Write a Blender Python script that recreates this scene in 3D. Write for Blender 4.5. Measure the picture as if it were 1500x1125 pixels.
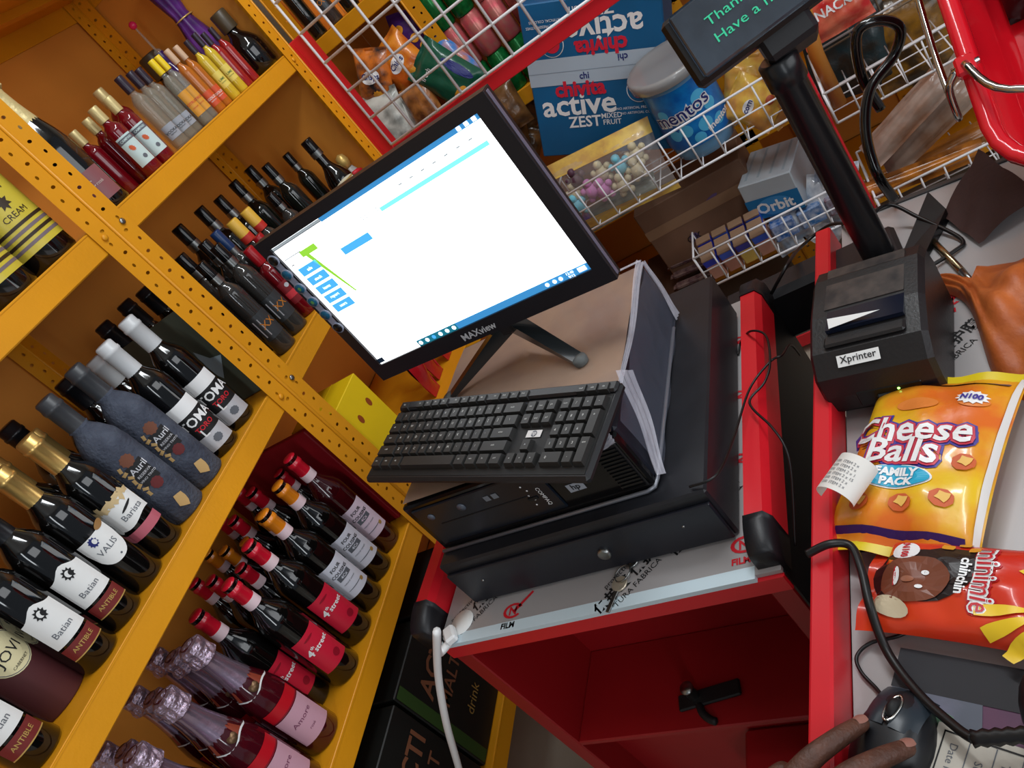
import bpy, math, random
from mathutils import Vector, Matrix
from bpy_extras import object_utils
random.seed(7)
for o in list(bpy.data.objects): bpy.data.objects.remove(o)
S = bpy.context.scene
COL = S.collection
EYE = 1.414                     # eye height above the floor; everything is built about the eye and lifted at the end
FPX = 1150.0
RC = ((0.14985862, -0.78942978, -0.59526718),
      (-0.64647224, 0.37729813, -0.66311369),
      (0.74807489, 0.484197, -0.45380306))
# ---------------------------------------------------------------- camera
cam = bpy.data.cameras.new('camera'); cam.sensor_width = 36; cam.lens = FPX / 1500 * 36
cam.clip_start = 0.02; cam.clip_end = 60
camo = bpy.data.objects.new('camera', cam); COL.objects.link(camo)
r0, r1, r2 = (Vector(r) for r in RC)
camo.matrix_world = Matrix(((r0.x, -r1.x, -r2.x, 0), (r0.y, -r1.y, -r2.y, 0), (r0.z, -r1.z, -r2.z, 0), (0, 0, 0, 1)))
S.camera = camo
S.view_settings.view_transform = 'Standard'; S.view_settings.look = 'None'
S.view_settings.exposure = 0.0; S.view_settings.gamma = 1.0; S.view_settings.use_curve_mapping = False
# ---------------------------------------------------------------- light
w = bpy.data.worlds.new('world'); S.world = w; w.use_nodes = True
w.node_tree.nodes['Background'].inputs[0].default_value = (0.72, 0.84, 1.0, 1)
w.node_tree.nodes['Background'].inputs[1].default_value = 0.22
def area(name, loc, target, sx, sy, power, col):
    l = bpy.data.lights.new(name, 'AREA'); l.shape = 'RECTANGLE'; l.size = sx; l.size_y = sy; l.energy = power; l.color = col
    o = bpy.data.objects.new(name, l); COL.objects.link(o); o.location = loc
    o.rotation_euler = (Vector(target) - Vector(loc)).to_track_quat('-Z', 'Y').to_euler()
    return o
area('doorway_daylight', (-1.7, -0.5, 0.30), (1.0, 0.9, -0.25), 0.26, 1.9, 13, (0.90, 0.96, 1.0))
area('added_shelf_fill', (-0.1, -1.95, 0.25), (1.1, 1.0, -0.2), 2.2, 1.3, 24, (0.94, 0.97, 1.0))  # added soft fill that brightens the shelf backs, not a known window
area('tube_light', (0.75, -0.5, 1.2), (1.1, 0.5, -0.5), 1.1, 0.10, 9, (0.92, 0.97, 1.0))
area('tube_light_far', (1.45, -0.1, 1.2), (1.9, 0.2, -.6), 0.10, 1.1, 17, (0.92, 0.97, 1.0))

# ---------------------------------------------------------------- projection helper (a photograph pixel onto a real plane)
def at(u, v, axis, val):
    a, b = u - 750, v - 562.5
    d = Vector([RC[0][i] * a + RC[1][i] * b + RC[2][i] * FPX for i in range(3)])
    if isinstance(axis, str): k = 'xyz'.index(axis); return d * (val / d[k])
    n = Vector(axis); return d * (val / n.dot(d))
# ---------------------------------------------------------------- materials
def lin(c): return tuple(((x / 255) / 12.92 if x / 255 <= .04045 else ((x / 255 + .055) / 1.055) ** 2.4) for x in c) + (1,)
MATS = {}
def mat(name, c, rough=.5, metal=0, spec=.5, coat=0, alpha=1, trans=0, emit=None, es=1, vary=0, vs=8, bump=0, bs=60, c2=None, ior=1.45):
    if name in MATS: return MATS[name]
    m = bpy.data.materials.new(name); m.use_nodes = True; nt = m.node_tree; b = nt.nodes['Principled BSDF']
    b.inputs['Base Color'].default_value = lin(c); b.inputs['Roughness'].default_value = rough
    b.inputs['Metallic'].default_value = metal; b.inputs['Specular IOR Level'].default_value = spec
    b.inputs['Coat Weight'].default_value = coat; b.inputs['Coat Roughness'].default_value = .08
    b.inputs['Alpha'].default_value = alpha; b.inputs['Transmission Weight'].default_value = trans; b.inputs['IOR'].default_value = ior
    if emit: b.inputs['Emission Color'].default_value = lin(emit); b.inputs['Emission Strength'].default_value = es
    tc = None
    if vary or c2 or bump: tc = nt.nodes.new('ShaderNodeTexCoord')
    if vary or c2:
        n = nt.nodes.new('ShaderNodeTexNoise'); n.inputs['Scale'].default_value = vs; n.inputs['Detail'].default_value = 5
        nt.links.new(tc.outputs['Object'], n.inputs['Vector'])
        mx = nt.nodes.new('ShaderNodeMix'); mx.data_type = 'RGBA'
        base = lin(c)
        o2 = lin(c2) if c2 else tuple(x * (1 - vary) for x in base[:3]) + (1,)
        rp = nt.nodes.new('ShaderNodeMapRange'); rp.inputs[1].default_value = .38; rp.inputs[2].default_value = .62
        nt.links.new(n.outputs['Fac'], rp.inputs[0]); nt.links.new(rp.outputs[0], mx.inputs[0])
        mx.inputs[6].default_value = base; mx.inputs[7].default_value = o2
        nt.links.new(mx.outputs[2], b.inputs['Base Color'])
    if bump:
        n = nt.nodes.new('ShaderNodeTexNoise'); n.inputs['Scale'].default_value = bs; n.inputs['Detail'].default_value = 4
        nt.links.new(tc.outputs['Object'], n.inputs['Vector'])
        bp = nt.nodes.new('ShaderNodeBump'); bp.inputs['Strength'].default_value = bump; bp.inputs['Distance'].default_value = .004
        nt.links.new(n.outputs['Fac'], bp.inputs['Height']); nt.links.new(bp.outputs[0], b.inputs['Normal'])
    MATS[name] = m; return m
def P(name, c, **k): return mat(name, c, **k)
yel = P('yellow paint', (226, 152, 22), rough=.42, vary=.10, vs=5, bump=.08, bs=200)
yelb = P('orange paint', (230, 150, 58), rough=.5, vary=.12, vs=3)
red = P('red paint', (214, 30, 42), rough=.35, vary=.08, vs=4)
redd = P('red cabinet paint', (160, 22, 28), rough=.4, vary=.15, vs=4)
blk = P('black plastic', (24, 24, 28), rough=.42, bump=.05, bs=400)
blkg = P('black gloss', (12, 12, 14), rough=.12)
blkm = P('black metal', (30, 31, 36), rough=.38, vary=.2, vs=30)
film = P('silver film', (172, 168, 168), rough=.34, metal=.15, vary=.06, vs=6)
ink = P('black ink', (18, 18, 20), rough=.6)
inkr = P('red ink', (200, 26, 40), rough=.5)
inkb = P('navy ink', (24, 34, 110), rough=.5)
inkg = P('grey ink', (96, 100, 108), rough=.5)
white = P('white paper', (232, 232, 230), rough=.6)
whitep = P('white plastic', (240, 240, 240), rough=.35)
wire = P('white wire', (232, 230, 232), rough=.35)
chrome = P('chrome', (205, 205, 200), rough=.12, metal=1)
steel = P('steel', (150, 152, 150), rough=.3, metal=1)
gold = P('gold foil', (214, 176, 104), rough=.28, metal=.75)
goldink = P('gold ink', (206, 170, 96), rough=.35, metal=.4)
rose = P('mauve foil', (172, 150, 170), rough=.24, metal=.8, bump=.1, bs=90)
rosew = P('crumpled mauve foil', (190, 170, 188), rough=.22, metal=.8, bump=1.0, bs=160)
glassd = P('dark bottle glass', (10, 9, 9), rough=.06, coat=.6)
glassr = P('dark red wine glass', (52, 6, 12), rough=.07, coat=.6)
glassw = P('red campari glass', (110, 8, 20), rough=.08, coat=.5)
clear = P('clear glass', (170, 176, 168), rough=.04, alpha=.24, coat=1.0)
film_clear = P('clear stretch film', (225, 225, 235), rough=.12, alpha=.16)
film_fold = P('bunched stretch film', (222, 220, 232), rough=.2, alpha=.42, bump=.9, bs=60)
# ---------------------------------------------------------------- mesh builder
class MB:
    def __init__(s): s.v = []; s.f = []; s.m = []; s.s = []
    def add(s, vs, fs, mi=0, sm=False, M=None):
        n = len(s.v)
        s.v += [tuple(M @ Vector(v)) for v in vs] if M is not None else [tuple(v) for v in vs]
        for f in fs: s.f.append(tuple(i + n for i in f)); s.m.append(mi); s.s.append(sm)
        return s
    def box(s, x0, x1, y0, y1, z0, z1, mi=0, M=None):
        vs = [(x, y, z) for x in (x0, x1) for y in (y0, y1) for z in (z0, z1)]
        return s.add(vs, [(0, 1, 3, 2), (4, 6, 7, 5), (0, 4, 5, 1), (2, 3, 7, 6), (0, 2, 6, 4), (1, 5, 7, 3)], mi, False, M)
    def bev(s, x0, x1, y0, y1, z0, z1, b, mi=0, M=None):
        c = [(x0, x1), (y0, y1), (z0, z1)]; idx = {}; vs = []
        for i in (0, 1):
            for j in (0, 1):
                for k in (0, 1):
                    for a in range(3):
                        p = [c[0][i], c[1][j], c[2][k]]; e = (i, j, k)
                        for q in range(3):
                            if q != a: p[q] += b if e[q] == 0 else -b
                        idx[(i, j, k, a)] = len(vs); vs.append(p)
        fs = []
        for a in range(3):
            o = [q for q in range(3) if q != a]
            for e in (0, 1):
                def g(x, y):
                    t = [0, 0, 0]; t[a] = e; t[o[0]] = x; t[o[1]] = y; return idx[(*t, a)]
                fs.append((g(0, 0), g(1, 0), g(1, 1), g(0, 1)))
            for x in (0, 1):
                for y in (0, 1):
                    t0 = [0, 0, 0]; t0[o[0]] = x; t0[o[1]] = y; t1 = list(t0); t1[a] = 1
                    fs.append((idx[(*t0, o[0])], idx[(*t0, o[1])], idx[(*t1, o[1])], idx[(*t1, o[0])]))
        for i in (0, 1):
            for j in (0, 1):
                for k in (0, 1): fs.append(tuple(idx[(i, j, k, a)] for a in range(3)))
        return s.add(vs, fs, mi, False, M)
    def lathe(s, prof, n=20, mi=0, M=None, sm=True):
        vs = []; fs = []
        for r, z in prof:
            for i in range(n):
                a = 2 * math.pi * i / n; vs.append((r * math.cos(a), r * math.sin(a), z))
        for j in range(len(prof) - 1):
            for i in range(n): fs.append((j * n + i, j * n + (i + 1) % n, (j + 1) * n + (i + 1) % n, (j + 1) * n + i))
        s.add(vs, fs, mi, sm, M)
        for j, fl in ((0, 1), (len(prof) - 1, 0)):
            if prof[j][0] > 1e-4:
                r, z = prof[j]; ring = [(r * math.cos(2 * math.pi * i / n), r * math.sin(2 * math.pi * i / n), z) for i in range(n)]
                s.add(ring, [tuple(range(n))[::-1] if fl else tuple(range(n))], mi, False, M)
        return s
    def tube(s, pts, r, n=8, mi=0, M=None, close=False):
        pts = [Vector(p) for p in pts]; N = len(pts); vs = []; fs = []; up = None
        for i, p in enumerate(pts):
            t = (pts[min(i + 1, N - 1)] - pts[max(i - 1, 0)])
            if close: t = pts[(i + 1) % N] - pts[i - 1]
            t.normalize()
            if up is None: up = t.orthogonal().normalized()
            up = (up - t * up.dot(t))
            up = up.normalized() if up.length > 1e-6 else t.orthogonal().normalized()
            b = t.cross(up); rr = r[i] if isinstance(r, (list, tuple)) else r
            for k in range(n):
                a = 2 * math.pi * k / n; vs.append(p + (up * math.cos(a) + b * math.sin(a)) * rr)
        for i in range(N - 1 + (1 if close else 0)):
            j = (i + 1) % N
            for k in range(n): fs.append((i * n + k, i * n + (k + 1) % n, j * n + (k + 1) % n, j * n + k))
        if not close: fs.append(tuple(range(n))[::-1]); fs.append(tuple((N - 1) * n + k for k in range(n)))
        return s.add(vs, fs, mi, True, M)
    def grid(s, fn, nu, nv, mi=0, sm=True, M=None, wrap=False):
        vs = [fn(i / nu, j / nv) for j in range(nv + 1) for i in range(nu + 1)]
        fs = [(j * (nu + 1) + i, j * (nu + 1) + i + 1, (j + 1) * (nu + 1) + i + 1, (j + 1) * (nu + 1) + i) for j in range(nv) for i in range(nu)]
        return s.add(vs, fs, mi, sm, M)
    def poly(s, pts, mi=0, M=None): return s.add(pts, [tuple(range(len(pts)))], mi, False, M)
    def slab(s, pts, t, mi=0, M=None):       # flat outline in XY extruded down by t
        n = len(pts); a = [(p[0], p[1], 0) for p in pts]; b = [(p[0], p[1], -t) for p in pts]
        return s.add(a + b, [tuple(range(n)), tuple(range(n, 2 * n))[::-1]] + [(i, i + n, (i + 1) % n + n, (i + 1) % n) for i in range(n)], mi, False, M)
    def text(s, txt, size, fn, mi=0, al=0, rot=0, off=(0, 0), sx=1, bold=0):
        vs, fs = textgeo(txt, bold); c, sn = math.cos(rot), math.sin(rot)
        x0, x1 = min(v[0] for v in vs), max(v[0] for v in vs); y0, y1 = min(v[1] for v in vs), max(v[1] for v in vs)
        o = []
        for x, y in vs:
            x = (x - (x0 + x1) / 2 * (1 - al)  - (x0 if al else 0)) * size * sx; y = (y - (y0 + y1) / 2) * size
            o.append(fn(off[0] + x * c - y * sn, off[1] + x * sn + y * c))
        return s.add(o, fs, mi)
    def blob(s, cx, cy, rx, ry, fn, mi=0, rot=0, n=20, rings=3, wob=0):
        vs = [fn(cx, cy)]; c, sn = math.cos(rot), math.sin(rot)
        for k in range(1, rings + 1):
            for i in range(n):
                a = 2 * math.pi * i / n; q = k / rings * (1 + wob * (1 if i % 2 else -1)); x = rx * q * math.cos(a); y = ry * q * math.sin(a)
                vs.append(fn(cx + x * c - y * sn, cy + x * sn + y * c))
        fs = [(0, 1 + i, 1 + (i + 1) % n) for i in range(n)]
        for k in range(rings - 1):
            for i in range(n): a, b = 1 + k * n + i, 1 + k * n + (i + 1) % n; fs.append((a, a + n, b + n, b))
        return s.add(vs, fs, mi)
    def rect(s, x0, x1, y0, y1, fn, mi=0, nu=1, nv=1, sm=False):
        return s.grid(lambda a, b: fn(x0 + (x1 - x0) * a, y0 + (y1 - y0) * b), nu, nv, mi, sm)
_tc = {}
def textgeo(txt, bold=0):
    k = (txt, bold)
    if k in _tc: return _tc[k]
    cu = bpy.data.curves.new('t', 'FONT'); cu.body = txt; cu.size = 1; cu.resolution_u = 2; cu.offset = bold; cu.fill_mode = 'FRONT'
    o = bpy.data.objects.new('t', cu); COL.objects.link(o)
    bpy.context.view_layer.update()
    dg = bpy.context.evaluated_depsgraph_get(); me = bpy.data.meshes.new_from_object(o.evaluated_get(dg))
    vs = [(v.co.x, v.co.y) for v in me.vertices]; fs = [tuple(p.vertices) for p in me.polygons]
    if not vs: vs = [(0, 0), (.01, 0), (0, .01)]; fs = [(0, 1, 2)]
    bpy.data.objects.remove(o); bpy.data.curves.remove(cu); bpy.data.meshes.remove(me)
    _tc[k] = (vs, fs); return _tc[k]
INV = {}
def mk(name, mb, mats):
    me = bpy.data.meshes.new(name); me.from_pydata(mb.v, [], mb.f)
    for m in (mats if isinstance(mats, (list, tuple)) else [mats]): me.materials.append(m)
    me.polygons.foreach_set('material_index', mb.m); me.polygons.foreach_set('use_smooth', mb.s); me.update(); return me
def put(name, me, parent=None, M=None, label=None):
    o = bpy.data.objects.new(name, me); COL.objects.link(o)
    if parent is not None: o.parent = parent
    if M is not None: o.matrix_local = M
    if label: o['label'] = label
    return o
def part(name, mb, mats, parent, label=None, world=False, M=None, kind=None):
    if world:
        inv = INV[parent.name]; mb.v = [tuple(inv @ Vector(v)) for v in mb.v]
    o = put(name, mk(name, mb, mats), parent, M, label)
    if world: INV[o.name] = inv
    else: INV[o.name] = (M.inverted() if M is not None else Matrix()) @ INV.get(parent.name, Matrix())
    if kind: o['kind'] = kind
    return o
def thing(name, label, cat, loc=(0, 0, 0), rz=0, group=None, M=None):
    o = bpy.data.objects.new(name, None); COL.objects.link(o); o.empty_display_size = .05
    o.matrix_world = M if M is not None else Matrix.Translation(loc) @ Matrix.Rotation(rz, 4, 'Z')
    INV[o.name] = o.matrix_world.inverted(); o['label'] = label; o['category'] = cat
    if group: o['group'] = group
    return o
def solo(name, mb, mats, label, cat, group=None, kind=None, pivot=None):
    p = Vector(pivot) if pivot is not None else Vector((sum(v[0] for v in mb.v) / len(mb.v), sum(v[1] for v in mb.v) / len(mb.v), min(v[2] for v in mb.v)))
    mb.v = [tuple(Vector(v) - p) for v in mb.v]
    o = put(name, mk(name, mb, mats)); o.location = p; INV[o.name] = Matrix.Translation(-p)
    o['label'] = label; o['category'] = cat
    if group: o['group'] = group
    if kind: o['kind'] = kind
    return o
def struct(name, mb, mats):
    o = put(name, mk(name, mb, mats)); o['kind'] = 'structure'; INV[o.name] = Matrix(); return o
def frame(o, ax, ay, az):
    M = Matrix.Identity(4)
    for i, a in enumerate((ax, ay, az)):
        a = Vector(a)
        for k in range(3): M[k][i] = a[k]
    for k in range(3): M[k][3] = o[k]
    return M
def smooth(pts, n=6):
    P_ = [Vector(p) for p in pts]; out = []
    for i in range(len(P_) - 1):
        a, b, c, d = P_[max(i - 1, 0)], P_[i], P_[i + 1], P_[min(i + 2, len(P_) - 1)]
        for k in range(n):
            t = k / n; out.append(.5 * ((2 * b) + (c - a) * t + (2 * a - 5 * b + 4 * c - d) * t * t + (3 * b - a - 3 * c + d) * t ** 3))
    out.append(P_[-1]); return out
# ---------------------------------------------------------------- room
FZ = -EYE
struct('floor', MB().box(-2.4, 3.2, -2.2, 1.6, FZ - .05, FZ), P('floor tile', (176, 166, 150), rough=.35, vary=.2, vs=4))
wallm = P('plaster', (190, 180, 165), rough=.8, vary=.08, vs=3)
struct('wall_left', MB().box(-2.4, 3.2, 1.55, 1.6, FZ, 1.45), wallm)
struct('wall_far', MB().box(3.1, 3.2, -2.2, 1.6, FZ, 1.45), wallm)
struct('ceiling', MB().box(-2.4, 3.2, -2.2, 1.6, 1.45, 1.5), P('ceiling white', (225, 225, 222), rough=.8, vary=.05))
# ---------------------------------------------------------------- left shelving unit
SZ = [0.372, -0.006, -0.380, -0.756, -1.112]
def strip(mb, o, du, dv, width, length, t, nrm, mi=0, pitch=.022, ph=0):
    """punched steel flange: real slots cut through a thin strip; o corner, du across, dv along, nrm outward"""
    o, du, dv, nrm = Vector(o), Vector(du), Vector(dv), Vector(nrm); n = int(length / pitch)
    for i in range(n):
        z0 = i * pitch; cz = z0 + pitch / 2; cx = width * (.40 if (i + ph) % 2 else .60)
        hw, hh = (.0046, .0028) if (i + ph) % 2 else (.0030, .0034)
        ring = [(cx + hw * math.cos(a), cz + hh * math.sin(a)) for a in [math.pi / 8 + k * math.pi / 4 for k in range(8)]]
        c = [(width, z0 + pitch * .5), (width, z0 + pitch), (0, z0 + pitch), (0, z0 + pitch * .5), (0, z0), (width, z0)]
        V = [o + du * a + dv * b for a, b in ring + c]
        mb.add(V, [(0, 8, 9, 1), (1, 9, 10, 2), (2, 10, 11, 3), (3, 11, 4), (4, 11, 12, 5), (5, 12, 6), (6, 12, 13, 7), (7, 13, 8, 0)], mi)
unit = thing('shelving_unit', 'orange-yellow punched steel shelving unit of two bays holding wine and spirits', 'shelving', (1.0, 1.2, FZ))
POSTS = (0.20, 0.985, 1.80)
def upright(x, y, ztop, left, right, parent, depth_dir=1, swap=False):
    mb = MB(); L = ztop - FZ
    A = (lambda a, b, c: (a, b, c)) if not swap else (lambda a, b, c: (b, -a, c))
    if left:
        strip(mb, A(x - .002, y, FZ), A(-1, 0, 0), (0, 0, 1), .041, L, .002, A(0, -1, 0))
        mb.box(*([x - .0035, x - .0015, y, y + .03, FZ, ztop] if not swap else [y, y + .03, -x + .0015, -x + .0035, FZ, ztop]))
    if right:
        strip(mb, A(x + .002, y, FZ), A(1, 0, 0), (0, 0, 1), .041, L, .002, A(0, -1, 0), ph=1)
        mb.box(*([x + .0015, x + .0035, y, y + .03, FZ, ztop] if not swap else [y, y + .03, -x - .0035, -x - .0015, FZ, ztop]))
    mb.tube([A(x, y - .0005, FZ), A(x, y - .0005, ztop)], .0032, 8)
    return part('upright', mb, yel, parent, world=True)
for x, l, r in ((POSTS[0], 1, 1), (POSTS[1], 1, 1), (POSTS[2], 1, 0)): upright(x, 1.0, .62, l, r, unit)
for x in (POSTS[1] - .010, POSTS[2] - .010):
    mb = MB(); strip(mb, (x - .036, 1.3605, FZ), (1, 0, 0), (0, 0, 1), .036, .62 - FZ, .002, (0, -1, 0)); strip(mb, (x, 1.3605, FZ), (0, -1, 0), (0, 0, 1), .036, .62 - FZ, .002, (-1, 0, 0), ph=1)
    mb.tube([(x - .001, 1.361, FZ), (x - .001, 1.361, .62)], .003, 6); part('back_upright', mb, yel, unit, world=True)
def tray(x0, x1, y0, y1, z, lip=.042, m=None):
    mb = MB(); mb.box(x0, x1, y0, y1, z - .002, z); mb.bev(x0, x1, y0 + .001, y0 + .012, z - lip, z + .001, .002)
    mb.box(x0, x1, y1 - .003, y1, z - lip, z); mb.box(x0, x0 + .002, y0, y1, z - lip, z - .001); mb.box(x1 - .002, x1, y0, y1, z - lip, z - .001)
    for k in range(1, 3):
        yy = y0 + (y1 - y0) * k / 3; mb.box(x0 + .01, x1 - .01, yy - .012, yy + .012, z - .018, z - .002)
    return mb
for b in (0, 1):
    x0, x1 = POSTS[b] + .004, POSTS[b + 1] - .004
    for z in SZ: part('shelf', tray(x0, x1, 1.002, 1.366, z), yel, unit, world=True)
    part('back_panel', MB().box(x0 - .004, x1 + .004, 1.368, 1.372, FZ + .02, .6), yelb, unit, world=True)
    part('back_panel', MB().box(x0 - .004, x1 + .004, 1.3725, 1.376, FZ + .02, .6), yelb, unit, world=True) if False else None
    for z in SZ:
        for xx, f in ((x0 + .022, 1), (x1 - .022, -1)):
            part('bolt', MB().lathe([(.0055, 0), (.0055, .0015), (.003, .003), (.0001, .0032)], 10, M=frame((xx, .9985, z - .02), (1, 0, 0), (0, 0, 1), (0, -1, 0))), steel if (z, f) in ((SZ[1], 1), (SZ[2], 1)) else yel, unit, world=True)
part('side_panel', MB().box(1.798, 1.801, 1.004, 1.37, FZ, .6), yelb, unit, world=True)
part('divider_panel', MB().box(.9835, .9865, 1.03, 1.366, SZ[2] + .001, SZ[2] + .2), P('grey green board', (92, 98, 84), rough=.5, vary=.3, vs=7), unit, world=True, label='grey green divider board with a pale sticker')
part('sticker', MB().poly([(.982, 1.07 + x * .05, -.31 + z * .05) for x, z in ((0, 0), (.3, -.3), (.5, .1), (1.1, .2), (.5, .45), (.35, 1.1), (0, .6), (-.5, .5))]), P('pale blue sticker', (176, 196, 206), rough=.5), unit, world=True, label='pale blue sticker')
# ---------------------------------------------------------------- bottles
def cyl(R, off=.0004):
    return lambda u, v: ((R + off) * math.sin(u / R), -(R + off) * math.cos(u / R), v)
def patch(mb, R, u0, u1, z0, z1, mi, off, nu=10, top=None, bot=None):
    f = cyl(R, off)
    def g(a, b):
        u = u0 + (u1 - u0) * a; zb = z0 + (bot(a) if bot else 0); zt = z1 + (top(a) if top else 0)
        return f(u, zb + (zt - zb) * b)
    mb.grid(g, nu, 1, mi, True)
BODY = {
 'wine': lambda r, h: [(r * .7, .002), (r * .93, 0), (r, .004), (r, h * .60), (r * .97, h * .64), (r * .82, h * .69), (r * .55, h * .745), (r * .41, h * .79), (r * .38, h * .97), (r * .42, h * .975), (r * .42, h)],
 'champ': lambda r, h: [(r * .7, .002), (r * .93, 0), (r, .004), (r, h * .40), (r * .96, h * .47), (r * .84, h * .55), (r * .62, h * .65), (r * .44, h * .74), (r * .36, h * .82), (r * .34, h * .96), (r * .34, h)],
 'spirit': lambda r, h: [(r * .8, .002), (r * .95, 0), (r, .004), (r, h * .64), (r * .95, h * .68), (r * .75, h * .725), (r * .48, h * .76), (r * .40, h * .80), (r * .38, h)],
 'round': lambda r, h: [(r * .6, .002), (r * .85, 0), (r, h * .06), (r, h * .36), (r * .93, h * .46), (r * .7, h * .56), (r * .45, h * .63), (r * .36, h * .68), (r * .33, h)],
 'stub': lambda r, h: [(r * .8, .002), (r * .95, 0), (r, .004), (r, h * .42), (r * .9, h * .47), (r * .6, h * .53), (r * .46, h * .58), (r * .46, h * .68)],
 'slim': lambda r, h: [(r * .8, .002), (r * .95, 0), (r, .004), (r, h * .55), (r * .9, h * .62), (r * .6, h * .72), (r * .42, h * .8), (r * .40, h)],
}
PROTO = {}; RAD = {}; BOT = []
def proto(key, shape, r, h, body_m, cap=None, label=None, mats=None, inner=None, label_name='label', extra=None):
    """cap = (z0 fraction, radius factor, material, ring material or None, crumple)"""
    L = []
    L.append(('body', mk('bottle_body', MB().lathe(BODY[shape](r, h), 24), body_m), None))
    if inner: L.append(('liquid', mk('bottle_liquid', MB().lathe([(q * .88, z * .97 + .004) for q, z in BODY[shape](r, h)[:-2]], 20), inner), None))
    if cap:
        z0, rf, m, ring, kind = cap; R = r * rf; z0 *= h
        if kind == 'foil':       # flared neck foil with a crumpled crown
            pr = [(r * .70, h * .58), (r * .55, h * .68), (r * .46, h * .75), (r * .40, h * .84), (r * .42, h * .86)]
            L.append(('neck_foil', mk('neck_foil', MB().lathe([(a + .0012, z) for a, z in pr], 20), m), None))
            mb = MB(); n = 16; vs = []; fs = []
            zz = [.855, .87, .90, .93, .96, .985, 1.0]; rr = [.46, .60, .57, .52, .55, .50, .2]
            rnd = random.Random(3)
            pts = [(r * q, h * z) for q, z in zip(rr, zz)]
            for q, z in pts:
                for i in range(n):
                    a = 2 * math.pi * i / n; k = 1 + .16 * (rnd.random() - .5) + .06 * math.cos(4 * a); vs.append((q * k * math.cos(a), q * k * math.sin(a), z + .002 * rnd.random()))
            for j in range(len(pts) - 1):
                for i in range(n): fs.append((j * n + i, j * n + (i + 1) % n, (j + 1) * n + (i + 1) % n, (j + 1) * n + i))
            fs.append(tuple((len(pts) - 1) * n + i for i in range(n)))
            mb.add(vs, fs, 0, False); L.append(('crown', mk('foil_crown', mb, ring or m), None))
        elif kind == 'ball':
            L.append(('stem', mk('clear_stem', MB().lathe([(r * .42, h * .66), (r * .40, h * .70), (r * .12, h * .72), (r * .10, h * .95)], 12), m), None))
            L.append(('ball_top', mk('ball_top', MB().lathe([(.0001, h * .93)] + [(r * .36 * math.sin(a), h * .965 - r * .36 * math.cos(a)) for a in [k * math.pi / 8 for k in range(1, 8)]] + [(.0001, h * .965 + r * .36)], 14), ring), None))
        else:
            pr = [(R, z0), (R * 1.0, h * .93), (R * 1.08, h * .935), (R * 1.08, h * .955), (R, h * .96), (R, h + .001), (R * .85, h + .003), (.0001, h + .003)] if kind == 'capsule' else [(R * .98, z0), (R, z0 + .002), (R, h + .001), (R * .92, h + .003), (.0001, h + .003)]
            L.append(('cap', mk('bottle_cap', MB().lathe(pr, 20), m), None))
            if ring: L.append(('cap_band', mk('cap_band', MB().lathe([(R + .0006, z0 - h * .012), (R + .0006, z0 + h * (.06 if kind != 'capsule' else .05))], 20), ring), None))
    if label:
        for i, (nm, fn, ms) in enumerate(label):
            mb = MB(); fn(mb, r, h); L.append((nm, mk('bottle_' + nm, mb, ms), None))
    if extra: L += extra
    PROTO[key] = L; RAD[key] = max(r, .034 if key == 'fleece' else 0)
def bottle(key, label, x, y, zs, rz=None, group=None, cat='bottle', sc=1.0, name='wine_bottle'):
    if rz is None: rz = -math.atan2(x, y) * .75
    M = Matrix.Translation((x, y, zs + .0006)) @ Matrix.Rotation(rz, 4, 'Z') @ Matrix.Scale(sc, 4)
    t = thing(name, label, cat, group=group, M=M)
    for nm, me, _ in PROTO[key]: put(nm, me, t)
    BOT.append([t, RAD[key] * sc, x, y, round(zs, 3)])
    return t
def T(mb, R, s, size, z, mi, u=0, off=.0009, bold=0, sx=1): mb.text(s, size, cyl(R, off), mi, off=(u, z), bold=bold, sx=sx)
def lab_toma(mb, r, h):
    patch(mb, r, -.026, .026, h * .36, h * .46, 0, .0004); patch(mb, r, -.026, .026, h * .06, h * .18, 3, .0004)
    patch(mb, r, -.026, .026, h * .18, h * .36, 1, .0003); T(mb, r, 'TOMA', .022, h * .305, 0, bold=.02); T(mb, r, 'TORO', .012, h * .235, 2, bold=.02); T(mb, r, 'L', .02, h * .20, 0, u=-.008, bold=.02)
    mb.blob(0, h * .12, .008, .007, cyl(r, .0009), 4, wob=.06)
silverm = P('silver label', (205, 205, 210), rough=.3, metal=.3)
proto('toma', 'wine', .030, .245, glassd, (.76, .50, P('silver capsule', (206, 208, 210), rough=.3), None, 'capsule'), [('label', lab_toma, [whitep, ink, inkr, silverm, inkg])])
proto('darkcap', 'wine', .030, .245, glassd, (.78, .52, P('black capsule', (22, 22, 26), rough=.3), None, 'capsule'))
fleece = P('slate blue fleece', (54, 58, 72), rough=.95, c2=(76, 82, 96), vs=30, bump=.7, bs=220)
def lab_fleece(mb, r, h):
    f = cyl(r, .0012); patch(mb, r, -.015, .013, h * .30, h * .46, 0, .001)
    mb.blob(-.002, h * .49, .010, .010, f, 1, wob=.08); mb.blob(.0, h * .285, .009, .009, cyl(r, .0013), 2, wob=.05)
    T(mb, r, 'Auril', .014, h * .42, 3, off=.0018, bold=.01); T(mb, r, 'RESERVA', .006, h * .375, 3, off=.0018); T(mb, r, 'VINO TINTO', .005, h * .345, 3, off=.0018)
    for k in range(7): mb.blob(-.018 + .0015 * math.sin(k * 2), h * (.27 + .034 * k), .003, .005, cyl(r, .0016), 4, rot=k, n=8, wob=.2)
    mb.blob(.002, h * .11, .009, .013, cyl(r, .0012), 4, n=9, wob=.12)
sack = [(.0285, .0), (.033, .004), (.034, .05), (.0335, .145), (.031, .165), (.023, .182), (.014, .196), (.0165, .200), (.012, .203)]
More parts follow.
